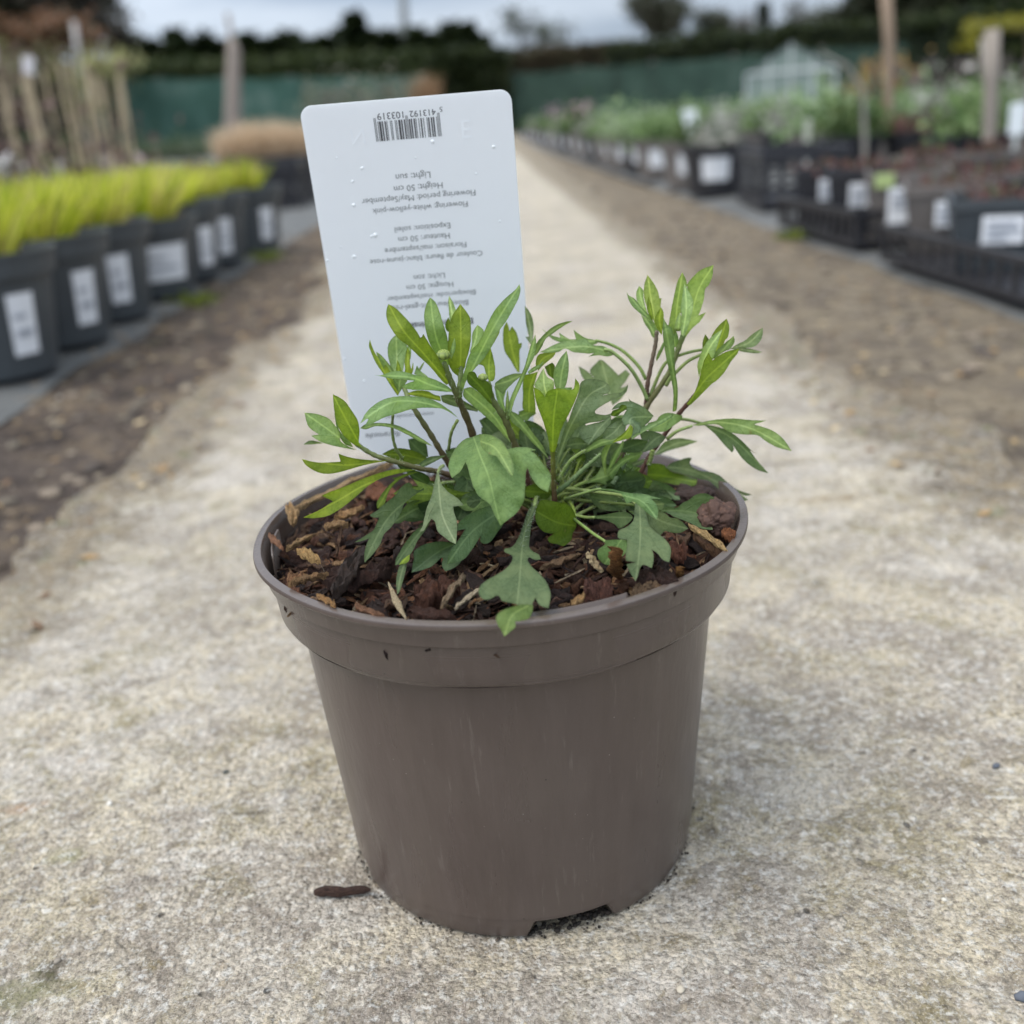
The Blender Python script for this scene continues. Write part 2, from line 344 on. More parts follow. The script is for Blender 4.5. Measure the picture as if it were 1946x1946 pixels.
# ------------------------------------------------------------------ taupe pot
def mat_pot():
    k = NT('taupe_plastic'); p = k.obj()
    streak = k.noise(k.scale(p, 1, 1, .12), 160, 4, .6)
    c = k.ramp(streak, [(.3, (.074, .055, .046)), (.7, (.088, .066, .056))])
    c = k.mix(k.ramp(k.noise(p, 22, 4), [(.45, 0.), (.75, .35)]), c, (.112, .090, .074))
    spk = k.ramp(k.vor(p, 130), [(.025, 1.), (.055, 0.)]); pk = k.ramp(k.noise(p, 45, 2), [(.55, 0.), (.62, 1.)])
    c = k.mix(k.math('MULTIPLY', spk, pk), c, (.03, .022, .018))
    spk2 = k.ramp(k.vor(k.scale(p, 1, 1, 1.1), 210), [(.03, .8), (.06, 0.)]); pk2 = k.ramp(k.noise(k.scale(p, 1, -1, 1), 30, 2), [(.56, 0.), (.63, 1.)])
    c = k.mix(k.math('MULTIPLY', spk2, pk2), c, (.36, .33, .29))
    c = k.mix(k.ramp(k.noise(k.scale(p, 1, 1, .07), 300, 5, .7), [(.60, 0.), (.72, .35)]), c, (.20, .17, .145))
    r = k.ramp(k.noise(k.scale(p, 1, 1, .2), 70, 4), [(.3, .25), (.7, .40)])
    k.bsdf(c, r, k.bump(k.noise(k.scale(p, 1, 1, .3), 420, 3), .00012), .5); return k.m
M_POT = mat_pot()
pot = thing('plant_pot', 'taupe brown plastic pot on the concrete holding the green plant', 'plant pot')
NA = 288
def lathe(name, prof, mat, parent, zmod=None, cols=None):
    V = []; F = []; n = len(prof)
    for a in range(NA):
        th = 2 * math.pi * a / NA
        for i, (r, z) in enumerate(prof):
            if zmod: r, z = zmod(i, r, z, th)
            V.append((r * math.cos(th), r * math.sin(th), z))
    for a in range(NA):
        b = (a + 1) % NA
        for i in range(n - 1): F.append([a*n+i, b*n+i, b*n+i+1, a*n+i+1])
    o = mesh_obj(name, V, F, mat, parent); o.data.set_sharp_from_angle(angle=rad(32)); return o
def angdiff(a, b): return (a - b + math.pi) % (2 * math.pi) - math.pi
p1, p2 = at_z(1002, 1786, 0), at_z(1171, 1742, 0)
A1, A2 = math.atan2(p1.y, p1.x), math.atan2(p2.y, p2.x); AM, AH = (A1 + A2) / 2, abs(A2 - A1) / 2
NH = .0075
def bottom(i, r, z, th):
    # drainage notches cut into the foot ring
    if i <= 2:
        for k in range(4):
            d = abs(angdiff(th, AM + k * math.pi / 2))
            if d < AH: return (r, z + NH * min(1, (AH - d) / (.13 * AH + .0001) * .6))
    return (r, z)
prof = [(.0700, .0002), (.0712, .0006), (.0719, .0020), (.07258, .0085), (.0726, .0088), (.0745, .030), (.0772, .062), (.0796, .090), (.0816, .1150), (.0822, .1172), (.0832, .1181)]
body = lathe('body', prof, M_POT, pot, bottom)
cprof = [(.0832, .1181), (.0872, .1182), (.0880, .1186), (.0884, .1193), (.0889, .1240), (.0896, .1300)]
lathe('collar', cprof, M_POT, pot)
K1, K2 = at_z(905, 1225, .134), at_z(1215, 1152, .134)
KA, KB = math.atan2(K1.y, K1.x), math.atan2(K2.y, K2.x)
def band(i, r, z, th):
    if i < 3 and KA < th < KB: z += .0013 * min(1, (th - KA) / .012, (KB - th) / .012)
    return r + .00025 * math.sin(th * 9 + 1) * (i > 4), z
M_RIM = mat_pot(); M_RIM.name = 'taupe_rim_plastic'
for q in M_RIM.node_tree.nodes:
    if q.type == 'BSDF_PRINCIPLED':
        for l_ in list(q.inputs['Roughness'].links): M_RIM.node_tree.links.remove(l_)
        q.inputs['Roughness'].default_value = .27; q.inputs['Specular IOR Level'].default_value = .62
rprof = [(.0895, .1290), (.0899, .1336), (.0912, .1338), (.0917, .1343), (.0926, .1405), (.0930, .1413), (.0947, .1415), (.0951, .1420), (.0951, .1432), (.0949, .1436), (.0936, .1439), (.0922, .1440), (.0918, .1436), (.0905, .1390), (.0885, .1200), (.0868, .1170)]
lathe('rim', rprof, M_RIM, pot, band)
lathe('inner_wall', [(.0868, .1170), (.0800, .1150), (.0730, .0100), (.0001, .0100)], M_POT, pot)
lathe('inner_wall', [(.0702, .0000), (.0696, .0080), (.0001, .0085)], M_POT, pot, bottom)
# the thin groove line round the foot
def arc_strip(name, a0, a1, r0, r1, z0, z1, zt=None, parent=pot):
    n = 60; mb = MB(); V = []
    for i in range(n + 1):
        t = i / n; th = a0 + (a1 - a0) * t
        e = min(1, min(t, 1 - t) / .06) ** .5
        zz = z0 + (z1 - z0) * e
        for r, z in ((r0, z0), (r0, zz), (r1, zz), (r1, z0)): V.append((r * math.cos(th), r * math.sin(th), z))
    F = []
    for i in range(n):
        for k in range(3): F.append([i*4+k, i*4+k+1, i*4+4+k+1, i*4+4+k])
    mb.add(V, F); return mb.build(name, M_POT, parent, True)
q1, q2 = at_z(985, 1160, .143), at_z(1212, 1128, .143)
a1, a2 = math.atan2(q1.y, q1.x), math.atan2(q2.y, q2.x)
arc_strip('label_slot', a1, a2, .0880, .0873, .118, .1432)
q1, q2 = at_z(505, 1015, .141), at_z(520, 1062, .141)
a1, a2 = math.atan2(q1.y, q1.x), math.atan2(q2.y, q2.x)
a1 %= 2 * math.pi; a2 %= 2 * math.pi
arc_strip('label_slot', a1 - .02, a2 + .02, .0885, .0877, .118, .1428)

# ------------------------------------------------------------------ bark mulch
SOIL = .1362
def soil_z(x, y):
    r = math.hypot(x, y)
    return SOIL + .0030 * noise.noise(Vector((x * 45, y * 45, 2))) + .0016 * noise.noise(Vector((x * 130, y * 130, 2))) - .004 * max(0, r - .07) / .02
def mat_bark():
    k = NT('bark_and_wood'); uv = k.n('ShaderNodeUVMap').outputs[0]
    fib = k.noise(k.scale(uv, 1.2, 14, 1), 2.2, 6, .7, .4); t = k.attr()
    c = k.mix(k.ramp(fib, [(.40, .95), (.55, 0.)]), t, k.mix(1., t, (.28, .22, .2), 'MULTIPLY'))
    c = k.mix(k.ramp(k.noise(k.pos(), 330, 5, .65), [(.54, 0.), (.7, .55)]), c, k.mix(1., t, (1.7, 1.45, 1.25), 'MULTIPLY'))
    k.bsdf(c, .78, k.bump(fib, .0020), .3); return k.m
M_BARK = mat_bark()
kk = NT('potting_soil'); kk.bsdf(kk.ramp(kk.noise(kk.pos(), 260, 6, .7), [(.35, (.008, .006, .005)), (.7, (.05, .034, .025))]), .95, kk.bump(kk.noise(kk.pos(), 300, 5), .003), .15); M_SOIL = kk.m
def chip(mb, c, L, W, T, R, colr, kind='plate', seed=None, hi=0):
    """an irregular broken piece: long axis x, jagged ends, uneven top and bottom"""
    s = rnd.random() * 1000 if seed is None else seed
    nx, ny = (9, 4) if kind != 'sliver' else (9, 2)
    if hi: nx, ny = (22, 9) if kind != 'sliver' else (22, 4)
    top = []; bot = []; uv = []
    bend = rnd.uniform(-.25, .25); curl = rnd.uniform(-.5, .9)
    for i in range(nx + 1):
        u = i / nx * 2 - 1
        prof_ = (1 - abs(u) ** (2.2 if kind == 'plate' else 3.5)) ** .55 if abs(u) < 1 else .12
        if kind == 'sliver': prof_ = max(.15, 1 - .8 * abs(u) ** 2)
        for j in range(ny + 1):
            v = j / ny * 2 - 1
            jag = .16 * noise.noise(Vector((s, v * 2.7, 0))) * (1 if abs(u) > .6 else .3)
            x = (u * (1 + jag * 1.8)) * L / 2
            y = v * W / 2 * prof_ * (1 + .45 * noise.noise(Vector((u * 2.1, s, math.copysign(1, v) * 3)))) + bend * u * u * W
            h = noise.noise(Vector((u * 2.4 + s, v * 2, 1))) * T * .7 + curl * v * v * T * .8 - curl * u * u * T * .5
            if hi: h += T * (.5 * noise.noise(Vector((u * 3 + s, v * 7, 4))) + .38 * noise.noise(Vector((u * 7 + s, v * 16, 8)))); y += W * .07 * noise.noise(Vector((u * 14, v * 3 + s, 2)))
            e = 1 - .75 * (abs(v) > .99) - .4 * (abs(u) > .99)
            e = max(e, .12)
            top.append(Vector((x, y, h + T / 2 * e))); bot.append(Vector((x, y, h - T / 2 * e))); uv.append((x * 260 + s, y * 260))
    n = len(top); V = [Vector(c) + R @ p for p in top + bot]; F = []; w_ = ny + 1
    for i in range(nx):
        for j in range(ny):
            a = i * w_ + j; F.append([a, a + w_, a + w_ + 1, a + 1]); F.append([n + a, n + a + 1, n + a + w_ + 1, n + a + w_])
    for i in range(nx):
        for j, fl in ((0, 1), (ny, 0)):
            a = i * w_ + j; b = a + w_; f = [a, b, n + b, n + a]; F.append(f[::-1] if fl else f)
    for j in range(ny):
        for i, fl in ((0, 0), (nx, 1)):
            a = i * w_ + j; b = a + 1; f = [a, b, n + b, n + a]; F.append(f[::-1] if fl else f)
    mb.add(V, F, uv=uv * 2, c=colr)
def rot(rz, tilt=0, roll=0):
    return Matrix.Rotation(rz, 3, 'Z') @ Matrix.Rotation(tilt, 3, 'Y') @ Matrix.Rotation(roll, 3, 'X')
mb = MB(); V = []; F = []; n = 46
for j in range(n + 1):
    for i in range(97):
        r = .0885 * j / n; th = 2 * math.pi * i / 96; x, y = r * math.cos(th), r * math.sin(th)
        V.append((x, y, soil_z(x, y) - .004))
for j in range(n):
    for i in range(96): F.append([j*97+i, (j+1)*97+i, (j+1)*97+i+1, j*97+i+1])
mb.add(V, F, mi=1)
DARK = [(.055, .025, .018), (.075, .034, .024), (.12, .050, .028), (.034, .019, .017), (.16, .068, .036), (.095, .050, .035), (.040, .024, .020), (.13, .075, .045)]
TAN = [(.40, .25, .13), (.30, .165, .08), (.48, .32, .18), (.22, .105, .05), (.36, .22, .13)]
PALE = [(.55, .43, .28), (.46, .36, .24), (.33, .26, .18)]
for i in range(2900):
    r = .0865 * math.sqrt(rnd.random()); th = rnd.random() * 6.283; x, y = r * math.cos(th), r * math.sin(th)
    u = rnd.random(); lvl = i / 2900
    z = soil_z(x, y) - .003 + .005 * lvl
    if u < .34: a = (rnd.uniform(.005, .016), rnd.uniform(.0025, .0075), rnd.uniform(.0012, .0035), rnd.choice(DARK), 'plate')
    elif u < .43: a = (rnd.uniform(.004, .011), rnd.uniform(.002, .0045), rnd.uniform(.001, .002), rnd.choice(TAN[:4] + DARK[2:5]), 'plate')
    elif u < .80: a = (rnd.uniform(.007, .020), rnd.uniform(.0006, .0018), rnd.uniform(.0006, .0013), rnd.choice(TAN + DARK), 'sliver')
    else: a = (rnd.uniform(.006, .016), rnd.uniform(.0005, .0014), .0006, rnd.choice(PALE + DARK), 'sliver')
    if r + a[0] * .5 > .089 and rnd.random() < .8: th2 = th + math.pi / 2
    else: th2 = rnd.random() * 6.28
    k_ = rnd.uniform(.75, 1.2)
    chip(mb, (x, y, z), a[0], a[1], a[2], rot(th2, rnd.gauss(0, .28), rnd.gauss(0, .4)), tuple(q * k_ for q in a[3]), a[4])
tag(mb.build('bark_mulch', [M_BARK, M_SOIL]), 'brown bark and wood chip mulch filling the taupe pot', 'mulch', kind='stuff')
# pieces that stand out in the photograph
def bark(px, py, px2, py2, W, T, colr, lab, kind='plate', lift=.0055, lift2=None, roll=0, name='bark_chip', cat='bark chip'):
    W *= .78; T *= .8; colr = (colr[0] * 1.02, colr[1] * 1.02, colr[2] * .92)
    a = at_z(px, py, SOIL + lift); b = at_z(px2, py2, SOIL + (lift if lift2 is None else lift2)); d = b - a
    X = d.normalized(); Z = Vector((0, 0, 1)); Y = Z.cross(X).normalized(); Z = X.cross(Y)
    R = Matrix((X, Y, Z)).transposed() @ Matrix.Rotation(roll, 3, 'X')
    m = MB(); chip(m, (0, 0, 0), d.length, W, T, R, colr, kind, None, 1)
    o = m.build(name, M_BARK); o.location = (a + b) / 2
    return tag(o, lab, cat)
bark(615, 1105, 745, 1085, .014, .005, (.062, .030, .024), 'thick fibrous dark red bark chunk left of centre in the mulch', lift=.006)
bark(640, 1130, 690, 1045, .008, .004, (.05, .03, .024), 'dark grey-brown bark strip leaning over the thick red chunk', lift=.009)
bark(568, 1047, 606, 1066, .0045, .0022, (.50, .32, .14), 'pale straw coloured seed head lying left in the mulch', lift=.011)
bark(545, 1043, 592, 1018, .0030, .0020, (.42, .27, .14), 'tan splinter pointing to the upper right at the left of the pot', 'sliver', .010)
bark(511, 1016, 535, 1042, .0035, .002, (.30, .15, .09), 'orange-brown woody piece beside the left label slot', 'sliver', .008)
bark(552, 962, 560, 992, .006, .003, (.52, .34, .18), 'blocky tan wood piece near the left inner wall', lift=.009)
bark(560, 968, 745, 882, .0035, .0025, (.52, .36, .21), 'long tan wood splinter against the back left wall', 'sliver', .010, .016)
bark(640, 985, 690, 965, .006, .002, (.50, .30, .15), 'broad orange-tan wood flake left of the leaves', lift=.011)
bark(618, 1002, 660, 996, .005, .002, (.48, .30, .16), 'small orange-tan flake below the broad flake', lift=.010)
bark(700, 925, 750, 950, .013, .003, (.28, .12, .07), 'reddish brown bark plate behind the left leaves', lift=.008)
bark(553, 1108, 620, 1092, .0035, .0022, (.30, .18, .09), 'tan fibrous strip near the left front of the mulch', 'sliver', .010)
bark(545, 1100, 578, 1102, .006, .0028, (.36, .19, .10), 'orange speckled chip near the left front rim', lift=.009)
bark(604, 1130, 640, 1150, .0028, .0018, (.34, .19, .08), 'narrow ochre splinter near the front left rim', 'sliver', .009)
bark(672, 1150, 728, 1172, .003, .002, (.24, .12, .07), 'brown splinter lying along the front rim', 'sliver', .008)
bark(738, 1110, 770, 1175, .0028, .0012, (.58, .47, .32), 'pale dry stalk bent towards the front rim', 'sliver', .010, .008)
bark(838, 1155, 880, 1095, .0030, .0018, (.30, .22, .15), 'grey-brown wood splinter left of the drooping leaf', 'sliver', .008, .012)
bark(862, 1158, 912, 1118, .0026, .0014, (.62, .52, .40), 'whitish splinter beside the drooping leaf', 'sliver', .009)
bark(790, 1140, 870, 1120, .013, .006, (.11, .045, .028), 'large rusty brown bark block in front centre left', lift=.007)
bark(775, 1165, 860, 1180, .007, .003, (.075, .032, .022), 'dark curved bark plate at the front rim', lift=.006)
bark(640, 1058, 650, 1000, .0018, .0012, (.16, .09, .06), 'thin brown stick standing left of the grey-green leaf', 'sliver', .006, .016)
bark(1028, 1080, 1103, 1054, .0035, .002, (.24, .15, .09), 'straight brown wood strip right of the drooping leaf', 'sliver', .011)
bark(1116, 1052, 1142, 1086, .0038, .0018, (.56, .44, .28), 'pale broken straw right of the round leaf', 'sliver', .014, .009)
bark(1174, 1094, 1170, 1040, .0058, .0030, (.33, .16, .06), 'upright broken orange-brown wood stub at the right front', 'plate', .004, .022, roll=1.3)
bark(1290, 1102, 1292, 1075, .003, .002, (.32, .16, .05), 'short upright ochre stub by the right front rim', 'plate', .004, .012, roll=1.3)
bark(1112, 1130, 1160, 1118, .012, .005, (.13, .055, .042), 'rounded purplish bark nugget in front centre right', lift=.006)
bark(1215, 1100, 1285, 1108, .011, .004, (.060, .030, .024), 'dark bark plate with curled edge at the right front', lift=.007)
bark(1200, 1130, 1265, 1112, .006, .004, (.20, .13, .08), 'fibrous olive-brown chip touching the right front rim', lift=.006)
bark(1262, 1040, 1298, 1060, .011, .005, (.22, .09, .06), 'smooth pinkish brown bark piece below the right leaf', lift=.005)
bark(1310, 998, 1380, 1045, .0032, .002, (.52, .36, .18), 'long bright straw splinter at the right of the pot', 'sliver', .011, .008)
bark(1318, 1020, 1372, 1052, .006, .004, (.16, .085, .05), 'split brown twig under the long straw splinter', 'sliver', .006)
bark(1088, 1150, 1112, 1130, .003, .0018, (.52, .32, .15), 'small golden chip inside the front rim', lift=.007)
bark(1375, 1010, 1392, 1022, .006, .003, (.32, .13, .06), 'small orange chip by the right wall', lift=.008)
m = MB(); p = at_z(1362, 985, SOIL + .008); lump(m, (0, 0, 0), .0085, (.13, .078, .060), .75, 5, .15)
o = m.build('bark_nugget', M_BARK, smooth=True); o.location = p; tag(o, 'large rough brown bark nugget at the right inside the pot', 'bark chip')
m = MB(); p = at_z(1318, 948, SOIL + .004); lump(m, (0, 0, 0), .009, (.060, .038, .030), .6, 5, .15)
o = m.build('bark_nugget', M_BARK, smooth=True); o.location = p; tag(o, 'dark bark nugget half hidden behind the right leaf', 'bark chip')
mb = MB()
for i in range(150):
    th = rnd.uniform(A1, A2); r = rnd.uniform(.056, .0705); lump(mb, (r * math.cos(th), r * math.sin(th), .0006), rnd.uniform(.0004, .0017), rnd.choice([(.02, .016, .013), (.035, .026, .02), (.012, .01, .008)]), .6)
for i in range(90):
    th = rnd.uniform(-math.pi, 0); r = .0712 + abs(rnd.gauss(0, .0012)); lump(mb, (r * math.cos(th), r * math.sin(th), .0002), rnd.uniform(.0003, .0008), rnd.choice([(.04, .03, .024), (.10, .08, .06), (.02, .016, .012)]), .6)
tag(mb.build('compost_crumbs', M_GRIT, smooth=True), 'dark compost crumbs under the drainage notch and round the foot of the pot', 'compost', kind='stuff')
# the lone piece on the concrete
a = at_z(597, 1697, .002); b = at_z(704, 1690, .002); d = b - a; m = MB()
X_ = d.normalized(); m.tube([X_ * (d.length * (t / 11 - .5)) + Vector((0, .0004 * math.sin(t * .9), .0003 * math.sin(t * .6))) for t in range(12)], [.0011, .0019, .0022, .0021, .0023, .0022, .0017, .0018, .0018, .0017, .0013, .0006], 12, c=(.080, .044, .032)); [setattr_v for setattr_v in ()]
m.V = [tuple(Vector(v) * 1 + Vector((0, 0, 1)) * (.0005 * noise.noise(Vector((v[0] * 120, v[1] * 1500, v[2] * 1500))))) for v in m.V]
o = m.build('bark_piece', M_BARK); o.location = (a + b) / 2; tag(o, 'dark brown bark stick lying on the concrete left of the pot', 'bark chip')
# ------------------------------------------------------------------ white care label standing in the pot
def mat_card():
    k = NT('white_plastic_card'); 
    b = k.bsdf((.91, .92, .93), .3, k.bump(k.noise(k.obj(), 60, 3), .0002), .5)
    tr = k.n('ShaderNodeBsdfTranslucent'); tr.inputs[0].default_value = (.88, .90, .92, 1)
    m = k.n('ShaderNodeMixShader'); m.inputs[0].default_value = .42; k.l(b.outputs[0], m.inputs[1]); k.l(tr.outputs[0], m.inputs[2]); k.l(m.outputs[0], k.out.inputs[0]); return k.m
M_CARD = mat_card(); M_INK = simple('grey_print', (.16, .165, .17), .5); M_INKB = simple('dark_print', (.055, .055, .06), .5)
M_GHOST = simple('show_through_print', (.84, .865, .89), .3)
TL, TR_ = at_y(568, 203, .050), at_y(971, 169, .050); LL = at_y(691, 862, .0765)
CX = (TR_ - TL).normalized(); CW = (TR_ - TL).length; CD = (LL - TL); CD = (CD - CX * CD.dot(CX)).normalized()
CN = (-CX).cross(CD)            # faces the camera side
card = thing('care_label', 'white plastic plant label standing upside down behind the plant in the taupe pot', 'plant label')
def cardp(u, v, n=0): return TL + CX * u + CD * v + CN * n
CL = .172; TH = .0007; rc = .0045; outl = []
for cx_, cy_, a0 in ((rc, rc, 180), (CW - rc, rc, 270)):
    for k in range(9):
        a = rad(a0 + k * 11.25); outl.append((cx_ + rc * math.cos(a), cy_ + rc * math.sin(a)))
outl += [(CW, CL * .86), (CW * .60, CL), (CW * .40, CL), (0, CL * .86)]
n = len(outl); V = [cardp(u, v, 0) for u, v in outl] + [cardp(u, v, -TH) for u, v in outl]
F = [list(range(n)), [n + i for i in range(n)][::-1]] + [[i, n + i, n + (i + 1) % n, (i + 1) % n] for i in range(n)]
mesh_obj('card', V, F, M_CARD, card, smooth=False)
def card_uv(px, py):
    d = ray(px, py); k = (TL - CAM).dot(CN) / d.dot(CN); p = CAM + d * k - TL
    return p.dot(CX), p.dot(CD)
def text_mesh(body, size, bold=0, shear=0):
    cu = bpy.data.curves.new('t', 'FONT'); cu.body = body; cu.size = size; cu.offset = bold; cu.shear = shear; cu.resolution_u = 3
    cu.align_x = 'CENTER'; cu.align_y = 'CENTER'
    o = bpy.data.objects.new('t', cu); col.objects.link(o); dg = bpy.context.evaluated_depsgraph_get()
    me = bpy.data.meshes.new_from_object(o.evaluated_get(dg)); V = [v.co.copy() for v in me.vertices]; F = [list(p.vertices) for p in me.polygons]
    bpy.data.objects.remove(o); bpy.data.curves.remove(cu); bpy.data.meshes.remove(me); return V, F
def put_text(mb, body, px, py, width_px=None, size=.0035, bold=0, shear=0, mi=0, flip=1, ang=0):
    V, F = text_mesh(body, size, bold, shear)
    xs = [v.x for v in V]; s = 1
    if width_px: s = (width_px / 402 * CW) / (max(xs) - min(xs))
    u, v = card_uv(px, py)
    mb.add([cardp(u - flip * q.x * s, v + q.y * (s if width_px else 1) * .97, .00012) for q in V], F, mi)
mb = MB()
for t_, px, py, wd in (('Light: sun', 785, 334, 68), ('Height: 50 cm', 795, 355, 96), ('Flowering period: May/September', 796, 374, 226),
                     ('Flowering: white-yellow-pink', 799, 394, 190), ('Exposition: soleil', 803, 432, 112), ('Hauteur: 50 cm', 806, 451, 104),
                     ('Floraison: mai/septembre', 809, 470, 166), ('Couleur de fleurs: blanc-jaune-rose', 810, 489, 230),
                     ('Licht: zon', 816, 525, 64), ('Hoogte: 50 cm', 817, 543, 97), ('Bloeiperiode: mei/september', 820, 561, 185), ('Bloeikleur: wit-geel-roze', 814, 580, 168)):
    put_text(mb, t_, px, py, wd)
TT = MB()
put_text(TT, 'Erigeron karvinskianus', 822, 615, 172, bold=.00008, mi=1)
put_text(mb, 'www.floramedia.com', 778, 789, 110, shear=.2); put_text(mb, 'floramedia', 728, 826, 76, shear=.2, mi=1)
mb.build('printed_text', [M_INK, M_INKB], card); TT.build('title_text', [M_INK, M_INKB], card)
mb = MB(); mb2 = MB()
put_text(mb2, 'N', 680, 258, 26, flip=-1); put_text(mb2, 'E', 885, 243, 20, flip=-1); mb2.build('show_through_letters', M_GHOST, card)
# EAN bars for 5413192103319
Lc = ['0001101','0011001','0010011','0111101','0100011','0110001','0101111','0111011','0110111','0001011']
par = {'5': 'LGGLLG'}; code = '5413192103319'; bits = '101'
for ch, pt in zip(code[1:7], par['5']):
    b_ = Lc[int(ch)]
    if pt == 'G': b_ = ''.join('1' if q == '0' else '0' for q in b_)[::-1]
    bits += b_
bits += '01010' + ''.join(''.join('1' if q == '0' else '0' for q in Lc[int(c_)]) for c_ in code[7:]) + '101'
ua, va = card_uv(835, 217); ub, vb = card_uv(710, 228); _, vbot = card_uv(774, 264)
n = len(bits)
for i, b_ in enumerate(bits):
    if b_ == '1':
        g_ = i < 3 or i >= n - 3 or 45 <= i < 50
        x0 = ua + (ub - ua) * i / n; x1 = ua + (ub - ua) * (i + 1) / n; vt = va + .0008 - (.0014 if g_ else 0)
        mb.add([cardp(x0, vt, .00012), cardp(x1, vt, .00012), cardp(x1, vbot, .00012), cardp(x0, vbot, .00012)], [[0, 1, 2, 3]])
put_text(mb, '5', 838, 207, 5); put_text(mb, '413192', 803, 214, 50); put_text(mb, '103319', 743, 219, 50)
mb.build('barcode', M_INKB, card)
kk = NT('water_drop'); kk.bsdf((.86, .89, .92), .05, None, .9); M_DROP = kk.m
mb = MB()
for px, py, r in ((822, 269, 4), (938, 279, 3.5), (688, 320, 3.5), (670, 345, 3), (672, 390, 4), (713, 447, 4.5), (706, 449, 3), (673, 488, 4), (622, 495, 3), (648, 470, 2), (790, 300, 2), (655, 682, 3), (692, 724, 3), (950, 420, 2.5), (640, 300, 2), (905, 330, 2)):
    u, v = card_uv(px, py); rr = r / 402 * CW
    bm = bmesh.new(); bmesh.ops.create_icosphere(bm, subdivisions=2, radius=1)
    mb.add([cardp(u + q.co.x * rr, v + q.co.y * rr, q.co.z * rr * .35) for q in bm.verts], [[q.index for q in f.verts] for f in bm.faces]); bm.free()
mb.build('water_droplets', M_DROP, card, smooth=True)

# ------------------------------------------------------------------ the plant
def mat_leaf():
    k = NT('leaf_tissue'); uv = k.n('ShaderNodeUVMap').outputs[0]; sx = k.n('ShaderNodeSeparateXYZ'); k.l(uv, sx.inputs[0])
    av = k.math('ABSOLUTE', sx.outputs[1]); t = k.attr(); p = k.pos()
    felt = k.noise(p, 900, 4, .7); bl = k.noise(p, 140, 4, .6)
    c = k.mix(k.ramp(felt, [(.40, .55), (.58, 0.)]), t, k.mix(1., t, (.55, .60, .5), 'MULTIPLY'))
    c = k.mix(k.ramp(bl, [(.42, 0.), (.66, .6)]), c, k.mix(1., t, (1.45, 1.3, 1.3), 'MULTIPLY'))
    vein = k.ramp(av, [(.006, .6), (.024, 0.)])
    ph = k.math('MULTIPLY', k.math('SUBTRACT', sx.outputs[0], k.math('MULTIPLY', av, 1.25)), 2.6)
    fr = k.math('ABSOLUTE', k.math('SUBTRACT', k.math('FRACT', k.math('ADD', ph, k.math('MULTIPLY', k.noise(p, 90, 2), .5))), .5))
    sv = k.ramp(fr, [(.015, .16), (.06, 0.)])
    c = k.mix(sv, c, k.mix(1., t, (.72, .76, .7), 'MULTIPLY')); c = k.mix(vein, c, k.mix(1., t, (2.0, 1.75, 1.9), 'MULTIPLY'))
    bls = k.ramp(k.noise(p, 230, 3, .6), [(.70, 0.), (.76, .6)]); c = k.mix(bls, c, (.20, .17, .07))
    h = k.math('ADD', k.math('MULTIPLY', felt, .35), k.math('ADD', bl, k.math('MULTIPLY', k.math('MAXIMUM', k.math('MULTIPLY', vein, -.5), sv), -.7)))
    nr = k.bump(h, .0008)
    b = k.bsdf(c, k.ramp(bl, [(.3, .52), (.7, .74)]), nr, .26)
    tr = k.n('ShaderNodeBsdfTranslucent'); k.l(k.mix(1., c, (1.5, 1.6, .55), 'MULTIPLY'), tr.inputs[0]); k.l(nr, tr.inputs['Normal'])
    m = k.n('ShaderNodeMixShader'); m.inputs[0].default_value = .34
    k.l(b.outputs[0], m.inputs[1]); k.l(tr.outputs[0], m.inputs[2]); k.l(m.outputs[0], k.out.inputs[0]); return k.m
M_LEAF = mat_leaf()
kk = NT('stem_skin'); kt = kk.attr(); kk.bsdf(kk.mix(kk.ramp(kk.noise(kk.pos(), 500, 4), [(.4, .5), (.6, 0.)]), kt, kk.mix(1., kt, (.6, .55, .5), 'MULTIPLY')), .5, None, .35); M_STEM = kk.m
kk = NT('plant_hair'); kk.bsdf((.55, .60, .45), .6, None, .3); M_HAIR = kk.m
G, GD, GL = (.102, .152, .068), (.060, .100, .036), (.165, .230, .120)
MM, ML, MG = (.235, .345, .145), (.34, .46, .20), (.165, .255, .085)
Y, YD, YB = (.195, .272, .036), (.100, .160, .018), (.20, .33, .035)
BR, GS, YG = (.085, .038, .028), (.14, .19, .055), (.20, .26, .07)
ZN = {'P': (0, 0, 1), '1': (650, 540, .12940), '2': (850, 540, .12940), '3': (820, 760, .12940), '4': (1060, 720, .12940), '5': (1160, 500, .15528),
      '6': (670, 880, .12940), '7': (880, 900, .16567), '8': (1120, 860, .16046), 'A': (550, 480, .25880), 'B': (1000, 480, .27433), 'C': (470, 850, .25880)}
MASS = MB()
plant = thing('young_plant', 'bushy green young plant with lobed leaves and small flower buds growing in the taupe pot', 'plant', (0, .02, SOIL))
bpy.context.view_layer.update()
PINV = Matrix.Translation((0, -.02, -SOIL))
def zpx(z, x, y): a, b, s = ZN[z]; return (a + x * s, b + y * s)
def P3(px, py, d):
    y = d / 100
    p = at_y(px, py, y)
    if p.z < SOIL + .0075 and math.hypot(p.x, p.y) < .089:          # rest on the mulch, never inside it
        q = at_z(px, py, SOIL + .0075)
        if q.y < y: p = q
    return PINV @ p
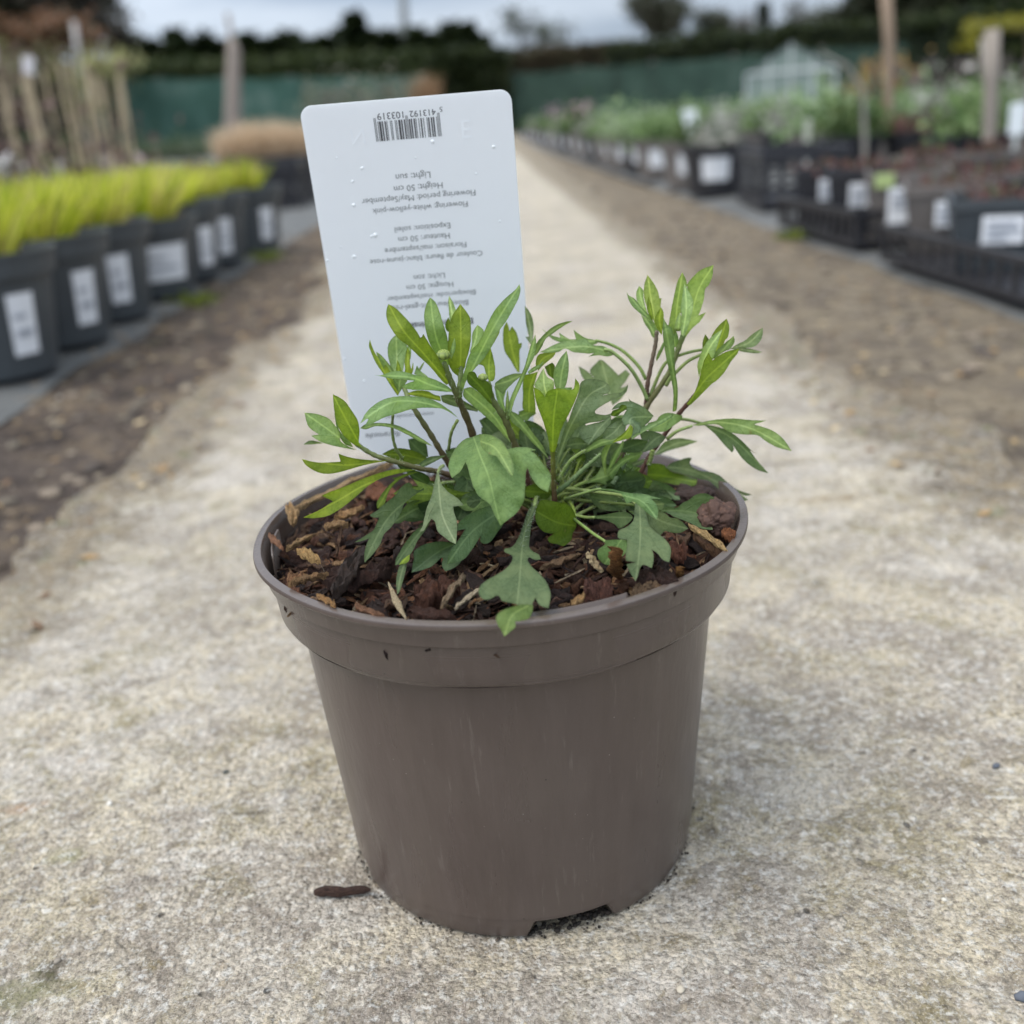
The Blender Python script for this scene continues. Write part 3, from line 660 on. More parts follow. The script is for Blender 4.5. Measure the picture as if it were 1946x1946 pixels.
def hairs(mb, pts, r, n, L=.0011):
    for i in range(n):
        k = rnd.random() * (len(pts) - 1.001); j = int(k); f = k - j; p = Vector(pts[j]) * (1 - f) + Vector(pts[j + 1]) * f
        t = (Vector(pts[j + 1]) - Vector(pts[j])).normalized(); a = t.orthogonal().normalized(); a.rotate(Matrix.Rotation(rnd.random() * 6.28, 3, t))
        l = L * rnd.uniform(.6, 1.4); e = p + a * (r + l) + t * l * rnd.uniform(-.3, .5) + Vector((0, 0, -l * .2)); s = t * .000045
        q = t.cross(a) * .000045; b0 = p + a * r * .8
        mb.add([b0 - s, b0 + s, b0 + q, e], [[0, 1, 3], [1, 2, 3], [2, 0, 3]], mi=1)
def leaf(z, outline, mid, c, cup=.22, tilt=0., pet=None, pr=3.2, hair=0, wave=.09, hue=.12, lab=None, mass=False):
    O = [zpx(z, x, y) for x, y in outline]; n = len(O); Pts = []
    for i in range(n):                                             # smooth all but the sharp corners
        p0, p1, p2, p3 = (np.array(O[(i + k) % n]) for k in (-1, 0, 1, 2))
        def corner(a, b, c_):
            u, v = b - a, c_ - b; return u.dot(v) / (np.linalg.norm(u) * np.linalg.norm(v) + 1e-9) < .25
        m1 = (p2 - p0) * .5 if not corner(p0, p1, p2) else (p2 - p1) * .6
        m2 = (p3 - p1) * .5 if not corner(p1, p2, p3) else (p2 - p1) * .6
        L_ = np.linalg.norm(p2 - p1); k_ = max(2, int(L_ / 3.2))
        for m_ in (m1, m2):
            q = np.linalg.norm(m_); 
            if q > L_ * 1.1: m_ *= L_ * 1.1 / q
        for j in range(k_):
            t = j / k_; h = [(2*t**3-3*t*t+1), (t**3-2*t*t+t), (-2*t**3+3*t*t), (t**3-t*t)]
            q = h[0]*p1 + h[1]*m1 + h[2]*p2 + h[3]*m2
            nn = np.array([-(p2-p1)[1], (p2-p1)[0]]) / (L_ + 1e-9)
            Pts.append(q + nn * (.55 * noise.noise(Vector((q[0] * .23, q[1] * .23, n)))) * (j > 0))
    A = np.array(Pts); Mp = np.array(spline([(*zpx(z, x, y), d) for x, y, d in mid], 10))
    x0, y0 = A.min(0); x1, y1 = A.max(0); st = 5.0; pts = [Vector(p) for p in Pts]; ne = len(pts)
    gx = 0; yy = y0 + st / 2; row = 0
    while yy < y1:
        xx = x0 + (st / 2 if row % 2 else 0)
        while xx < x1:
            if np.abs(A - (xx, yy)).sum(1).min() > 3.4: pts.append(Vector((xx, yy)))
            xx += st
        yy += st * .87; row += 1
    r_ = delaunay_2d_cdt(pts, [], [list(range(ne))], 1, 1e-4); vv = np.array([tuple(v) for v in r_[0]]); ff = [list(f) for f in r_[2]]
    seg = Mp[1:, :2] - Mp[:-1, :2]; sl = np.linalg.norm(seg, axis=1) + 1e-9; cum = np.concatenate([[0], np.cumsum(sl)])
    V = []; UV = []; seed = rnd.random() * 99
    for q in vv:
        k = np.clip(((q - Mp[:-1, :2]) * seg).sum(1) / sl**2, 0, 1); pr_ = Mp[:-1, :2] + seg * k[:, None]; dd = np.linalg.norm(pr_ - q, axis=1); i = int(dd.argmin())
        lat = dd[i]; s_ = 1 if (seg[i][0] * (q - pr_[i])[1] - seg[i][1] * (q - pr_[i])[0]) > 0 else -1
        d = Mp[i, 2] + (Mp[i + 1, 2] - Mp[i, 2]) * k[i]; lc = lat / 49.7
        d += -cup * (lc ** 1.3) * 1.2 + tilt * lc * s_ + wave * noise.noise(Vector((q[0] * .035, q[1] * .035, seed)))
        V.append(P3(q[0], q[1], d)); UV.append(((cum[i] + k[i] * sl[i]) / 100, s_ * lat / 100))
    f_ = 1 + rnd.uniform(-hue, hue); cc = (c[0] * f_ * rnd.uniform(.94, 1.06), c[1] * f_, c[2] * f_)
    ct = []
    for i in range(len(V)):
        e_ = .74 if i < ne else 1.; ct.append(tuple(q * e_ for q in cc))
    xs_, ys_ = A[:, 0], A[:, 1]; area = abs((xs_ * np.roll(ys_, -1) - ys_ * np.roll(xs_, -1)).sum()) / 2
    if mass or (area < 1150 and not lab):
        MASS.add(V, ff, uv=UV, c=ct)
        if pet:
            pp = [Vector(q) for q in spline([P3(*zpx(pz, x, y), d) for pz, x, y, d in [(z, *q) if len(q) == 3 else q for q in pet]], 5)]
            MASS.tube(pp, [pr * 2e-4 * (1.15 - .3 * i / len(pp)) for i in range(len(pp))], 6, c=(cc[0] * .6 + .12, cc[1] * .6 + .15, cc[2] * .6 + .035)); hairs(MASS, pp, pr * 2e-4, hair or 12)
        return None
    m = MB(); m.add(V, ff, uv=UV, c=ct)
    # normals towards one side
    o = m.build('leaf', [M_LEAF, M_HAIR], plant, True)
    if hair or pet:
        mh = MB()
        if pet:
            pp = [P3(*zpx(pz, x, y), d) for pz, x, y, d in [(z, *q) if len(q) == 3 else q for q in pet]]
            pp = [Vector(q) for q in spline(pp, 5)]; rr = pr * 2.0e-4
            mh.tube(pp, [rr * (1.15 - .3 * i / len(pp)) for i in range(len(pp))], 7, c=(cc[0] * .6 + .12, cc[1] * .6 + .15, cc[2] * .6 + .035)); hairs(mh, pp, rr, hair or 30)
        if pet: 
            po = mh.build('petiole', [M_STEM, M_HAIR], o, True)
    if lab: o['label'] = lab
    return o
def stem(z, pts, r0, r1, c0, c1=None, hair=60, name='stem'):
    pp = [P3(*zpx(q[0], *q[1:3]), q[3]) if isinstance(q[0], str) else P3(*zpx(z, *q[:2]), q[2]) for q in pts]
    sp = [Vector(q) for q in spline(pp, 8)]; m = MB(); n = len(sp); c1 = c1 or c0
    R_ = [(r0 + (r1 - r0) * i / (n - 1)) * 2.0e-4 * (1 + .12 * math.sin(i * 1.7)) for i in range(n)]
    cl = []
    for i in range(n):
        t = i / (n - 1); cl += [tuple(c0[k] * (1 - t) + c1[k] * t for k in range(3))] * 9
    m.tube(sp, R_, 9, c=cl); hairs(m, sp, r0 * 2e-4, hair)
    return m.build(name, [M_STEM, M_HAIR], plant, True)
def bud(px, py, d, r):
    """button-like flower bud: a cup of overlapping bracts with a knobbly top"""
    c = P3(px, py, d); r *= 2.0e-4; m = MB(); bm = bmesh.new(); bmesh.ops.create_uvsphere(bm, u_segments=20, v_segments=12, radius=1)
    V = []; C = []
    for v in bm.verts:
        th = math.atan2(v.co.y, v.co.x); rib = 1 + .10 * abs(math.sin(th * 6)) * (1 - abs(v.co.z)) + .05 * noise.noise(v.co * 5)
        V.append(c + Vector((v.co.x * rib, v.co.y * rib, v.co.z * .72)) * r)
        C.append(YG if v.co.z > .35 and noise.noise(v.co * 6) > 0 else (.26, .34, .08) if math.sin(th * 12) > 0 else (.12, .17, .045))
    m.add(V, [[q.index for q in f.verts] for f in bm.faces], c=C); bm.free()
    for k in range(14):
        a = k * 2.4; rr = r * .75 * (k / 14) ** .5; lump(m, c + Vector((rr * math.cos(a), rr * math.sin(a), r * .62 * (1 - .4 * k / 14))), r * .22, (.30, .38, .10), .9)
    return m.build('flower_bud', M_STEM, plant, True)
# stems
stem('1', [('3', 700, 1100, .5), ('3', 600, 500, 0), ('3', 400, 0, -.6), (1700, 1650, -.9), (1590, 1400, -1.2), (1500, 1150, -1.5)], 7.5, 5, BR, GS)
stem('1', [(1715, 1660, -.9), (1730, 1500, -.9), (1755, 1200, -.7)], 6, 4.5, GS)
stem('3', [(1480, 1420, .2), (1390, 1100, 0), (1230, 680, -.4), (1080, 290, -.7), (900, 0, -.9), ('2', 600, 1440, -1.1)], 7.5, 5, BR, GS)
stem('3', [(1110, 280, -.7), (1130, 130, -.7), ('2', 920, 1880, -.7)], 5, 4, GS)
stem('3', [(1810, 1500, -.8), (1790, 1100, -1), (1785, 760, -1.2), (1790, 600, -1.4)], 5.2, 4.4, BR, Y)
stem('A', [('3', 400, 1150, .5), (1130, 1490, 0), (1040, 1340, -.2), (930, 1170, -.4), (880, 1080, -.2), (830, 960, .4)], 6, 4.5, BR, GS)
stem('A', [(1250, 1660, 0), (1100, 1610, -.4), (960, 1585, -.8), (720, 1520, -1.2), (600, 1475, -1.2), (470, 1390, -1.2)], 5.5, 4.2, BR, GS)
stem('B', [(700, 1700, 1.0), (740, 1640, 1.1), (850, 1420, 1.1), (960, 1260, 1.0), (1040, 1140, .8), (1130, 1035, .5), (1170, 985, .2)], 5.2, 4.2, BR)
stem('B', [(560, 1600, 1.2), (700, 1330, 1.5), (830, 1075, 1.5), (980, 850, 1.4), (1040, 700, 1.3), (1090, 570, 1.2)], 6.2, 5, BR, GS)
stem('B', [(830, 1060, 1.6), (840, 920, 1.6), (870, 760, 1.6), (895, 640, 1.6), (905, 540, 1.6)], 4.6, 4, BR, (.16, .13, .09))
stem('4', [(1395, 1040, 1), (1370, 1150, 1), (1330, 1260, 1)], 5, 4.5, YG, GS, 20)
stem('3', [(1500, 1450, -.3), (1440, 1300, -.4), (1390, 1050, -.6), (1360, 900, -.5)], 5.5, 5, BR)
bud(*zpx('1', 1490, 1040), -1.6, 12.5); bud(*zpx('2', 525, 1370), -1.2, 9); bud(*zpx('5', 830, 800), 1.1, 7.5); bud(*zpx('1', 840, 1440), .3, 6)
# --- back blurred leaves
leaf('B', [(360,785),(420,820),(470,865),(440,820),(480,770),(520,742),(580,790),(640,850),(690,810),(720,840),(690,890),(650,940),(705,920),(680,980),(650,1020),(600,1060),(560,980),(480,900),(400,880)], [(600,1080,4.5),(560,900,4.8),(520,745,5)], GL)
leaf('2', [(1135,315),(1200,390),(1250,500),(1270,650),(1250,870),(1220,880),(1145,770),(1200,770),(1160,600),(1145,450)], [(1240,900,2.8),(1220,650,3),(1140,320,3)], GL)
leaf('2', [(870,550),(900,620),(910,690),(950,620),(1010,700),(1045,800),(1050,870),(1095,860),(1090,920),(1060,990),(1065,1150),(1060,1300),(1030,1290),(930,1120),(850,1000),(820,850),(825,650)], [(1050,1300,3),(950,950,3.2),(880,560,3.2)], Y)
leaf('B', [(880,1400),(910,1370),(960,1310),(1060,1285),(1190,1308),(1100,1340),(980,1375),(920,1400)], [(900,1390,3),(1050,1320,3.2),(1190,1308,3.4)], GL)
leaf('8', [(700,140),(800,130),(890,150),(960,220),(1100,260),(1280,310),(1250,390),(1100,390),(960,370),(850,350),(700,300),(690,200)], [(660,260,2),(900,280,2.6),(1270,350,2.8)], YD)
leaf('8', [(240,330),(330,200),(450,130),(600,90),(700,60),(640,130),(540,180),(480,220),(420,330),(340,400),(250,400)], [(260,420,1),(420,210,1.6),(700,65,2.2)], GL)
leaf('8', [(820,130),(900,170),(960,130),(1060,90),(1160,60),(1215,65),(1190,130),(1250,190),(1340,220),(1440,230),(1540,270),(1600,320),(1680,390),(1780,450),(1925,500),(1850,512),(1780,480),(1830,520),(1885,560),(1790,580),(1640,520),(1530,430),(1420,340),(1300,310),(1160,270),(1000,230),(920,190)], [(800,160,2.6),(1200,210,2.4),(1550,370,1.8),(1885,560,1.2)], G, cup=.1, tilt=-.3)
leaf('8', [(580,440),(640,380),(740,330),(850,350),(950,390),(1040,470),(1080,560),(1000,560),(950,500),(850,520),(700,500)], [(560,470,.8),(800,420,1),(1070,550,.8)], G)
leaf('8', [(830,700),(900,640),(990,650),(1040,650),(1100,600),(1180,560),(1260,500),(1380,485),(1490,540),(1480,570),(1400,620),(1370,680),(1370,760),(1400,820),(1450,870),(1460,915),(1330,900),(1180,830),(1080,790),(1000,760),(930,720)], [(820,690,-1),(1100,690,-1.5),(1400,760,-2.0),(1455,905,-2.6)], G, cup=.12)
# interior filler
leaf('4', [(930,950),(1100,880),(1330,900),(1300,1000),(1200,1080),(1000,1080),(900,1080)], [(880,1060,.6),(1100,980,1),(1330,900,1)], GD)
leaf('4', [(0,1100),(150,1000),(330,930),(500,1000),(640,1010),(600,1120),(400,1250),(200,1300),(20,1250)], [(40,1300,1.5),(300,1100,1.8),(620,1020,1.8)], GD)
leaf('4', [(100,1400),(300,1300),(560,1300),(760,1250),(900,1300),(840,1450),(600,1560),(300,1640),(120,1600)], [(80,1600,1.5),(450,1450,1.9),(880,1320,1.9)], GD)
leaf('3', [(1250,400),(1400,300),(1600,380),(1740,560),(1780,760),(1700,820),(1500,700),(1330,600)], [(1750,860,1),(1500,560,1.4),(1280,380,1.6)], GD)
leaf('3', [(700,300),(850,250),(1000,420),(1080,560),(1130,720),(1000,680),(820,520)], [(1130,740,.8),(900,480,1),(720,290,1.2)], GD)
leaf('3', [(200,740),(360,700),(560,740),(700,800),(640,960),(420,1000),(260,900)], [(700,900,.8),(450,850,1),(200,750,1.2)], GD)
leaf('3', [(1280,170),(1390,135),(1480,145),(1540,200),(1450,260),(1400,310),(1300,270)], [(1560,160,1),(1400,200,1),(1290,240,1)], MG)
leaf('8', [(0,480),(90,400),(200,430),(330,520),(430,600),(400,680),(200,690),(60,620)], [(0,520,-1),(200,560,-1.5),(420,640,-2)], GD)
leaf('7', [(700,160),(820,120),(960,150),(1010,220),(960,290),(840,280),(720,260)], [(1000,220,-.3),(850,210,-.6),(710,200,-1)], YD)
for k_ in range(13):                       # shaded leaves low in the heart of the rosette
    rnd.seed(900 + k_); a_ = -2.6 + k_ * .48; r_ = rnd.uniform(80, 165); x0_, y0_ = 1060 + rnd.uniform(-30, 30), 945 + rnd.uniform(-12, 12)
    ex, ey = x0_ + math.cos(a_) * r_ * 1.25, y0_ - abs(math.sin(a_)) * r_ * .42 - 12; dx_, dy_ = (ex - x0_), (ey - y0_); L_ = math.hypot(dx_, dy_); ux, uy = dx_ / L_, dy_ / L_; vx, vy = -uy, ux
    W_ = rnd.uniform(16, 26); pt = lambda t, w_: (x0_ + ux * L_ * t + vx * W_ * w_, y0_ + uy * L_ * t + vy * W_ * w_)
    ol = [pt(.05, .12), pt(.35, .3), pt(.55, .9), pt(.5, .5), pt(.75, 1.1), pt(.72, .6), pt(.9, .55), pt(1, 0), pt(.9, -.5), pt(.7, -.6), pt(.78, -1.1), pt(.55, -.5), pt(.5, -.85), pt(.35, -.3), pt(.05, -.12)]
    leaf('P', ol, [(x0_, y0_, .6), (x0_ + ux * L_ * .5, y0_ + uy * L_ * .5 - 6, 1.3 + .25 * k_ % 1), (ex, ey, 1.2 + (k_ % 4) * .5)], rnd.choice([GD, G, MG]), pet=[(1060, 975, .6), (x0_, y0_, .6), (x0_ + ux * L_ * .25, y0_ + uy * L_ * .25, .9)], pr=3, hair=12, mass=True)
for k_, (xa, ya, xb, yb, da, db) in enumerate([(1050, 970, 1010, 880, 0, .5), (1060, 975, 1090, 870, .2, .8), (1075, 975, 1130, 890, 0, .4), (1085, 975, 1180, 905, -.3, 0), (1030, 975, 960, 905, -.2, .2), (1095, 980, 1200, 940, -.6, -.6), (1045, 975, 985, 930, -.5, -.4), (1070, 975, 1150, 860, .4, 1)]):
    stem('P', [(xa, ya, da), ((xa + xb) / 2 + 4, (ya + yb) / 2 - 8, (da + db) / 2), (xb, yb, db)], 3.6, 2.8, YG if k_ % 2 else GS, GS, 40, 'petiole')
# dense inner foliage: lobed leaves filling the mound
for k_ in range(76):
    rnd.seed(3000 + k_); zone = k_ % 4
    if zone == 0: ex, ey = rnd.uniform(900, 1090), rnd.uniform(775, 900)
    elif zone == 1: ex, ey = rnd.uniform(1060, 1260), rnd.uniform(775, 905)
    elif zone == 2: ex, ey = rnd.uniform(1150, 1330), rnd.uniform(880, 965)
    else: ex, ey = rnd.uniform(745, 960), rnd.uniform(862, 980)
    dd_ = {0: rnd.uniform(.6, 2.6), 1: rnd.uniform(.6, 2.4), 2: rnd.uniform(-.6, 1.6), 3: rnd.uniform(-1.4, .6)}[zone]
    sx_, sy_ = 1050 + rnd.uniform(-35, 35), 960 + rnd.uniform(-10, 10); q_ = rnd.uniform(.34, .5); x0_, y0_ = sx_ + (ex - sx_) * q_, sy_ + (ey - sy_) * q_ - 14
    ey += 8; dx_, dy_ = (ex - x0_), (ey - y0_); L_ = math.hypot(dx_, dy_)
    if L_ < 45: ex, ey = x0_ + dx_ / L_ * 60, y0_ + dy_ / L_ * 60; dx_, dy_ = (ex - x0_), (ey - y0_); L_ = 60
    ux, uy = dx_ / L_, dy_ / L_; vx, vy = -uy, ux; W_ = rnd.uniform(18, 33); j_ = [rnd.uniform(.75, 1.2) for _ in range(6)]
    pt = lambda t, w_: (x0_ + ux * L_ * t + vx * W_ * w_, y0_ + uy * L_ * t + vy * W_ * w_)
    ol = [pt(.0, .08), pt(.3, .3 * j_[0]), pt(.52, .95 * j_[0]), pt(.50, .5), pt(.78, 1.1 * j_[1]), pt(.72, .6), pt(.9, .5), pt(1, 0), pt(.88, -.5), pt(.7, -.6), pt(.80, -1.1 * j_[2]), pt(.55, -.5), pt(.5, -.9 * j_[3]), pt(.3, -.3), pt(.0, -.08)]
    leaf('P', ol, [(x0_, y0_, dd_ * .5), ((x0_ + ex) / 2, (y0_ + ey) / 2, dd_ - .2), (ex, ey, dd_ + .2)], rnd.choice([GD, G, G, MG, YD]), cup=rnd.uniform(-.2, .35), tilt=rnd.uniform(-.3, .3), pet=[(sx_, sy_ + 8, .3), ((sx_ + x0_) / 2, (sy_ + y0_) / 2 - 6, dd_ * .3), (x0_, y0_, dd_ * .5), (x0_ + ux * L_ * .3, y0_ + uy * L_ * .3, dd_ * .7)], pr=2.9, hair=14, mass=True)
# --- upper left cluster
leaf('1', [(1570,170),(1630,270),(1690,450),(1700,700),(1600,700),(1570,400),(1560,260)], [(1680,1000,.4),(1640,600,.4),(1572,180,.4)], ML)
leaf('1', [(1560,485),(1590,560),(1600,700),(1540,690),(1515,600)], [(1590,760,.6),(1560,490,.6)], YD)
leaf('1', [(1290,195),(1370,260),(1430,400),(1480,560),(1530,720),(1560,850),(1600,950),(1590,1150),(1500,1250),(1420,1100),(1340,970),(1280,850),(1230,680),(1205,500),(1215,380),(1250,270)], [(1560,1200,-.7),(1430,920,-.9),(1350,640,-1.1),(1298,205,-.6)], MG, tilt=.1)
leaf('1', [(1735,290),(1810,380),(1880,500),(1895,680),(1890,850),(1860,1000),(1820,1130),(1800,1230),(1700,1350),(1620,1280),(1570,1180),(1550,1000),(1560,800),(1580,600),(1620,460),(1680,370)], [(1730,1360,-.6),(1745,900,-1.0),(1735,295,-.8)], Y)
leaf('1', [(680,290),(800,360),(890,450),(1000,570),(1100,700),(1150,785),(1175,770),(1195,730),(1230,790),(1330,950),(1420,1090),(1500,1250),(1580,1450),(1530,1480),(1450,1400),(1300,1220),(1150,1080),(960,900),(820,790),(720,650),(660,520),(650,400)], [(1570,1460,-1.1),(1200,1020,-2),(900,680,-2.3),(685,300,-2.1)], Y, tilt=-.15)
leaf('1', [(1650,790),(1670,880),(1650,1000),(1600,1100),(1590,1000),(1620,870)], [(1600,1110,-1.5),(1650,800,-1.7)], MM)
leaf('1', [(790,750),(880,780),(940,860),(960,960),(930,1100),(900,1250),(870,1350),(760,1350),(700,1160),(670,1000),(690,860)], [(820,1450,.8),(805,1100,1.2),(795,755,1.3)], MM)
leaf('1', [(410,810),(430,880),(480,1000),(550,1110),(610,1240),(640,1180),(700,1270),(740,1390),(800,1500),(850,1560),(820,1640),(780,1590),(700,1470),(600,1310),(500,1160),(430,1010),(395,900)], [(830,1620,.2),(610,1270,0),(412,830,0)], Y)
leaf('1', [(500,990),(560,1030),(620,1090),(680,1160),(760,1270),(800,1400),(700,1340),(640,1220),(600,1260),(540,1120)], [(800,1450,.5),(650,1160,.6),(505,995,.6)], MG)
leaf('1', [(960,930),(1000,1000),(1000,1180),(1020,1250),(1040,1150),(1050,1170),(1030,1310),(900,1480),(870,1430),(920,1280),(920,1120),(940,1000)], [(880,1470,.3),(960,1250,.3),(965,940,.3)], Y)
leaf('1', [(990,880),(1015,930),(1010,1100),(960,1050),(960,920)], [(980,1200,.5),(990,890,.5)], MM)
leaf('1', [(810,1110),(850,1190),(880,1290),(900,1450),(800,1450),(790,1290)], [(850,1450,.1),(812,1120,.1)], Y)
leaf('1', [(740,1390),(800,1380),(900,1400),(960,1420),(900,1500),(840,1600),(800,1540)], [(830,1600,-.2),(850,1400,-.2)], MG)
leaf('1', [(1100,1190),(1150,1270),(1250,1350),(1300,1420),(1180,1370),(1060,1320)], [(1300,1430,-1),(1105,1200,-1)], MM)
leaf('1', [(1215,1130),(1190,1200),(1150,1270),(1120,1260),(1170,1180)], [(1130,1270,.5),(1212,1140,.5)], MG)
leaf('1', [(960,1600),(1100,1560),(1250,1570),(1350,1620),(1440,1650),(1450,1720),(1300,1690),(1100,1650),(1000,1630)], [(1450,1690,-.3),(1200,1620,-.4),(960,1605,-.4)], Y)
leaf('A', [(1110,1050),(1200,1045),(1300,1100),(1390,1150),(1380,1170),(1250,1140),(1130,1100)], [(1390,1165,0),(1250,1110,.1),(1110,1060,.1)], G)
leaf('1', [(470,1335),(560,1340),(680,1300),(800,1275),(930,1290),(1060,1330),(1200,1350),(1330,1390),(1450,1440),(1550,1500),(1640,1580),(1500,1580),(1300,1560),(1100,1555),(960,1540),(880,1510),(930,1470),(1060,1420),(900,1400),(720,1385),(600,1360)], [(1640,1580,-1),(1300,1480,-1.6),(1000,1370,-2.2),(480,1337,-2.8)], MM, cup=-.2, tilt=.2)
leaf('A', [(1280,1000),(1340,990),(1420,1050),(1500,1110),(1560,1180),(1610,1290),(1650,1420),(1600,1370),(1500,1260),(1400,1170),(1280,1060)], [(1650,1430,.2),(1500,1200,-.3),(1290,1010,-.8)], MM, cup=-.1)
leaf('A', [(1600,1150),(1680,1190),(1740,1260),(1800,1340),(1860,1420),(1905,1520),(1860,1470),(1780,1390),(1700,1300),(1630,1240)], [(1905,1520,0),(1740,1310,-.5),(1610,1160,-1)], MM, cup=-.15)
leaf('A', [(520,1255),(560,1180),(620,1120),(700,1075),(800,1055),(900,1055),(1000,1065),(1090,1100),(1180,1160),(1240,1215),(1130,1150),(1000,1140),(900,1150),(800,1180),(700,1210),(620,1250),(560,1285),(555,1272),(580,1225),(570,1220),(545,1240)], [(1240,1215,-1),(1050,1118,-1.8),(800,1090,-2.6),(640,1160,-3),(525,1250,-3.3)], MM, cup=-.2, tilt=.25)
# far left
leaf('A', [(100,1410),(150,1380),(210,1388),(250,1400),(150,1410)], [(240,1398,-.6),(105,1410,-.6)], GL)
leaf('A', [(330,1170),(350,1220),(370,1310),(440,1380),(470,1430),(400,1400),(350,1300)], [(460,1420,-1.1),(335,1180,-1)], MG)
leaf('A', [(110,1175),(200,1185),(290,1220),(350,1290),(370,1330),(380,1390),(490,1450),(350,1425),(230,1390),(160,1345),(215,1335),(150,1290),(125,1240)], [(490,1450,-1.2),(300,1310,-1.6),(115,1180,-1.8)], MM, tilt=.2)
leaf('A', [(320,1040),(400,1085),(450,1150),(500,1230),(515,1310),(510,1390),(530,1430),(460,1400),(380,1320),(345,1230),(325,1130)], [(530,1430,-1.3),(440,1270,-1.8),(322,1050,-2)], Y)
leaf('A', [(90,1515),(200,1540),(300,1540),(375,1535),(360,1475),(430,1500),(550,1520),(720,1528),(600,1550),(500,1575),(380,1610),(280,1625),(200,1610),(120,1560)], [(740,1526,-1.3),(400,1560,-2.5),(95,1518,-3)], Y)
leaf('C', [(1250,165),(1100,160),(980,185),(850,230),(720,285),(600,330),(545,355),(630,395),(540,455),(410,515),(500,520),(600,500),(700,440),(800,360),(880,290),(980,230),(1100,195)], [(1250,172,-1),(900,262,-3),(650,400,-4.2),(415,515,-4.6)], Y, cup=.1, lab='yellow-green forked leaf reaching over the left mulch')
leaf('6', [(360,670),(355,580),(430,450),(530,330),(620,250),(580,220),(700,190),(850,130),(1000,125),(850,170),(700,240),(600,330),(520,450),(470,600),(400,660)], [(1000,128,-1),(640,250,-2),(380,640,-3.4)], YD)
leaf('A', [(680,1480),(760,1440),(850,1440),(950,1470),(1040,1530),(960,1560),(800,1530)], [(1050,1540,0),(860,1490,0),(690,1480,-.2)], YD)
leaf('A', [(870,1370),(940,1365),(1000,1400),(1020,1500),(940,1520),(890,1450)], [(1030,1520,.5),(940,1440,.6),(880,1380,.6)], GD)
leaf('A', [(950,1550),(1030,1500),(1150,1490),(1060,1540),(980,1575)], [(960,1565,-1.4),(1060,1520,-1.6),(1145,1492,-1.4)], G)
leaf('6', [(650,0),(760,20),(900,100),(1000,130),(1120,200),(1150,330),(1000,330),(900,250),(800,140),(690,80)], [(1150,330,-.4),(900,190,-.8),(670,10,-.8)], GD)
leaf('A', [(520,1290),(560,1260),(660,1250),(780,1265),(880,1310),(980,1370),(1050,1420),(960,1390),(860,1335),(760,1290),(640,1275),(560,1298)], [(1050,1420,-.4),(860,1322,-1),(680,1263,-1.4),(525,1292,-1.6)], MM, cup=.0)
stem('A', [(760,1190,-1.4), (755,1300,-1), (775,1420,-.8), (830,1515,-.6)], 2.6, 3, GS, GS, 30, 'petiole')
stem('A', [(1235,1230,-1), (1190,1320,-.8), (1168,1450,-.4)], 3, 3, YG, GS, 20, 'petiole')
# --- centre top
leaf('2', [(710,560),(770,680),(720,800),(650,920),(620,880),(640,780),(680,650)], [(600,980,-.9),(700,700,-1),(712,570,-1)], Y)
leaf('2', [(440,600),(500,640),(540,700),(480,850),(400,980),(330,1000),(360,880),(370,720)], [(300,1150,-.2),(420,800,-.1),(440,610,-.1)], ML)
leaf('2', [(640,940),(680,1100),(705,1250),(690,1400),(620,1440),(570,1330),(530,1200),(460,1180),(560,1050)], [(620,1440,-.9),(610,1200,-.6),(640,950,-.5)], Y)
leaf('2', [(310,1300),(400,1290),(470,1400),(580,1420),(650,1520),(690,1780),(620,1750),(480,1600),(350,1500),(290,1420)], [(690,1780,-.9),(500,1520,-1.3),(310,1320,-1.5)], YD)
leaf('2', [(1060,0),(1075,80),(1050,200),(960,380),(870,540),(770,680),(650,920),(530,1100),(380,1270),(280,1420),(220,1600),(180,1560),(200,1440),(260,1250),(300,1100),(370,950),(450,870),(540,700),(600,560),(700,380),(850,210),(990,90)], [(205,1620,-.9),(400,1180,-1.6),(700,600,-2.2),(1060,15,-1.8)], MM, cup=.3, tilt=.15, lab='long pale green leaf standing up in front of the white label')
leaf('2', [(1110,1440),(1130,1340),(1250,1310),(1340,1280),(1310,1180),(1330,1090),(1380,1020),(1580,1020),(1500,1110),(1400,1200),(1330,1290),(1300,1400),(1270,1530),(1290,1700),(1300,1900),(1120,1850),(1110,1650)], [(1200,1900,.8),(1220,1500,.8),(1400,1120,.6),(1570,1025,.6)], Y)
leaf('2', [(1540,1150),(1580,1200),(1570,1400),(1480,1330),(1430,1210)], [(1530,1420,.6),(1500,1200,.6)], YD)
leaf('2', [(1180,1290),(1260,1220),(1360,1180),(1410,1130),(1390,1190),(1300,1270),(1200,1320)], [(1185,1305,-.6),(1300,1230,-.7),(1408,1135,-.8)], MM)
leaf('2', [(700,1460),(800,1380),(950,1320),(1090,1310),(1110,1340),(1000,1420),(880,1540),(820,1620),(720,1530)], [(1120,1320,-.2),(900,1420,-.3),(705,1480,-.4)], MG, tilt=.2)
leaf('2', [(690,1500),(800,1500),(860,1560),(830,1700),(870,1900),(800,1850),(730,1700)], [(860,1900,.2),(790,1700,.2),(720,1500,.2)], MM)
leaf('2', [(1850,540),(1740,550),(1600,600),(1480,680),(1380,780),(1300,880),(1270,960),(1290,1060),(1340,1000),(1400,900),(1450,800),(1560,720),(1700,620)], [(1280,1060,-.2),(1400,830,-.4),(1600,650,-.2),(1848,542,.2)], MG)
leaf('2', [(1295,740),(1305,850),(1300,960),(1280,1060),(1220,1180),(1150,1330),(1080,1500),(980,1730),(930,1932),(880,1932),(920,1700),(1020,1470),(1120,1250),(1180,1050),(1230,880)], [(905,1932,-.9),(1020,1560,-1),(1180,1160,-1.1),(1294,750,-1)], MG, tilt=-.3)
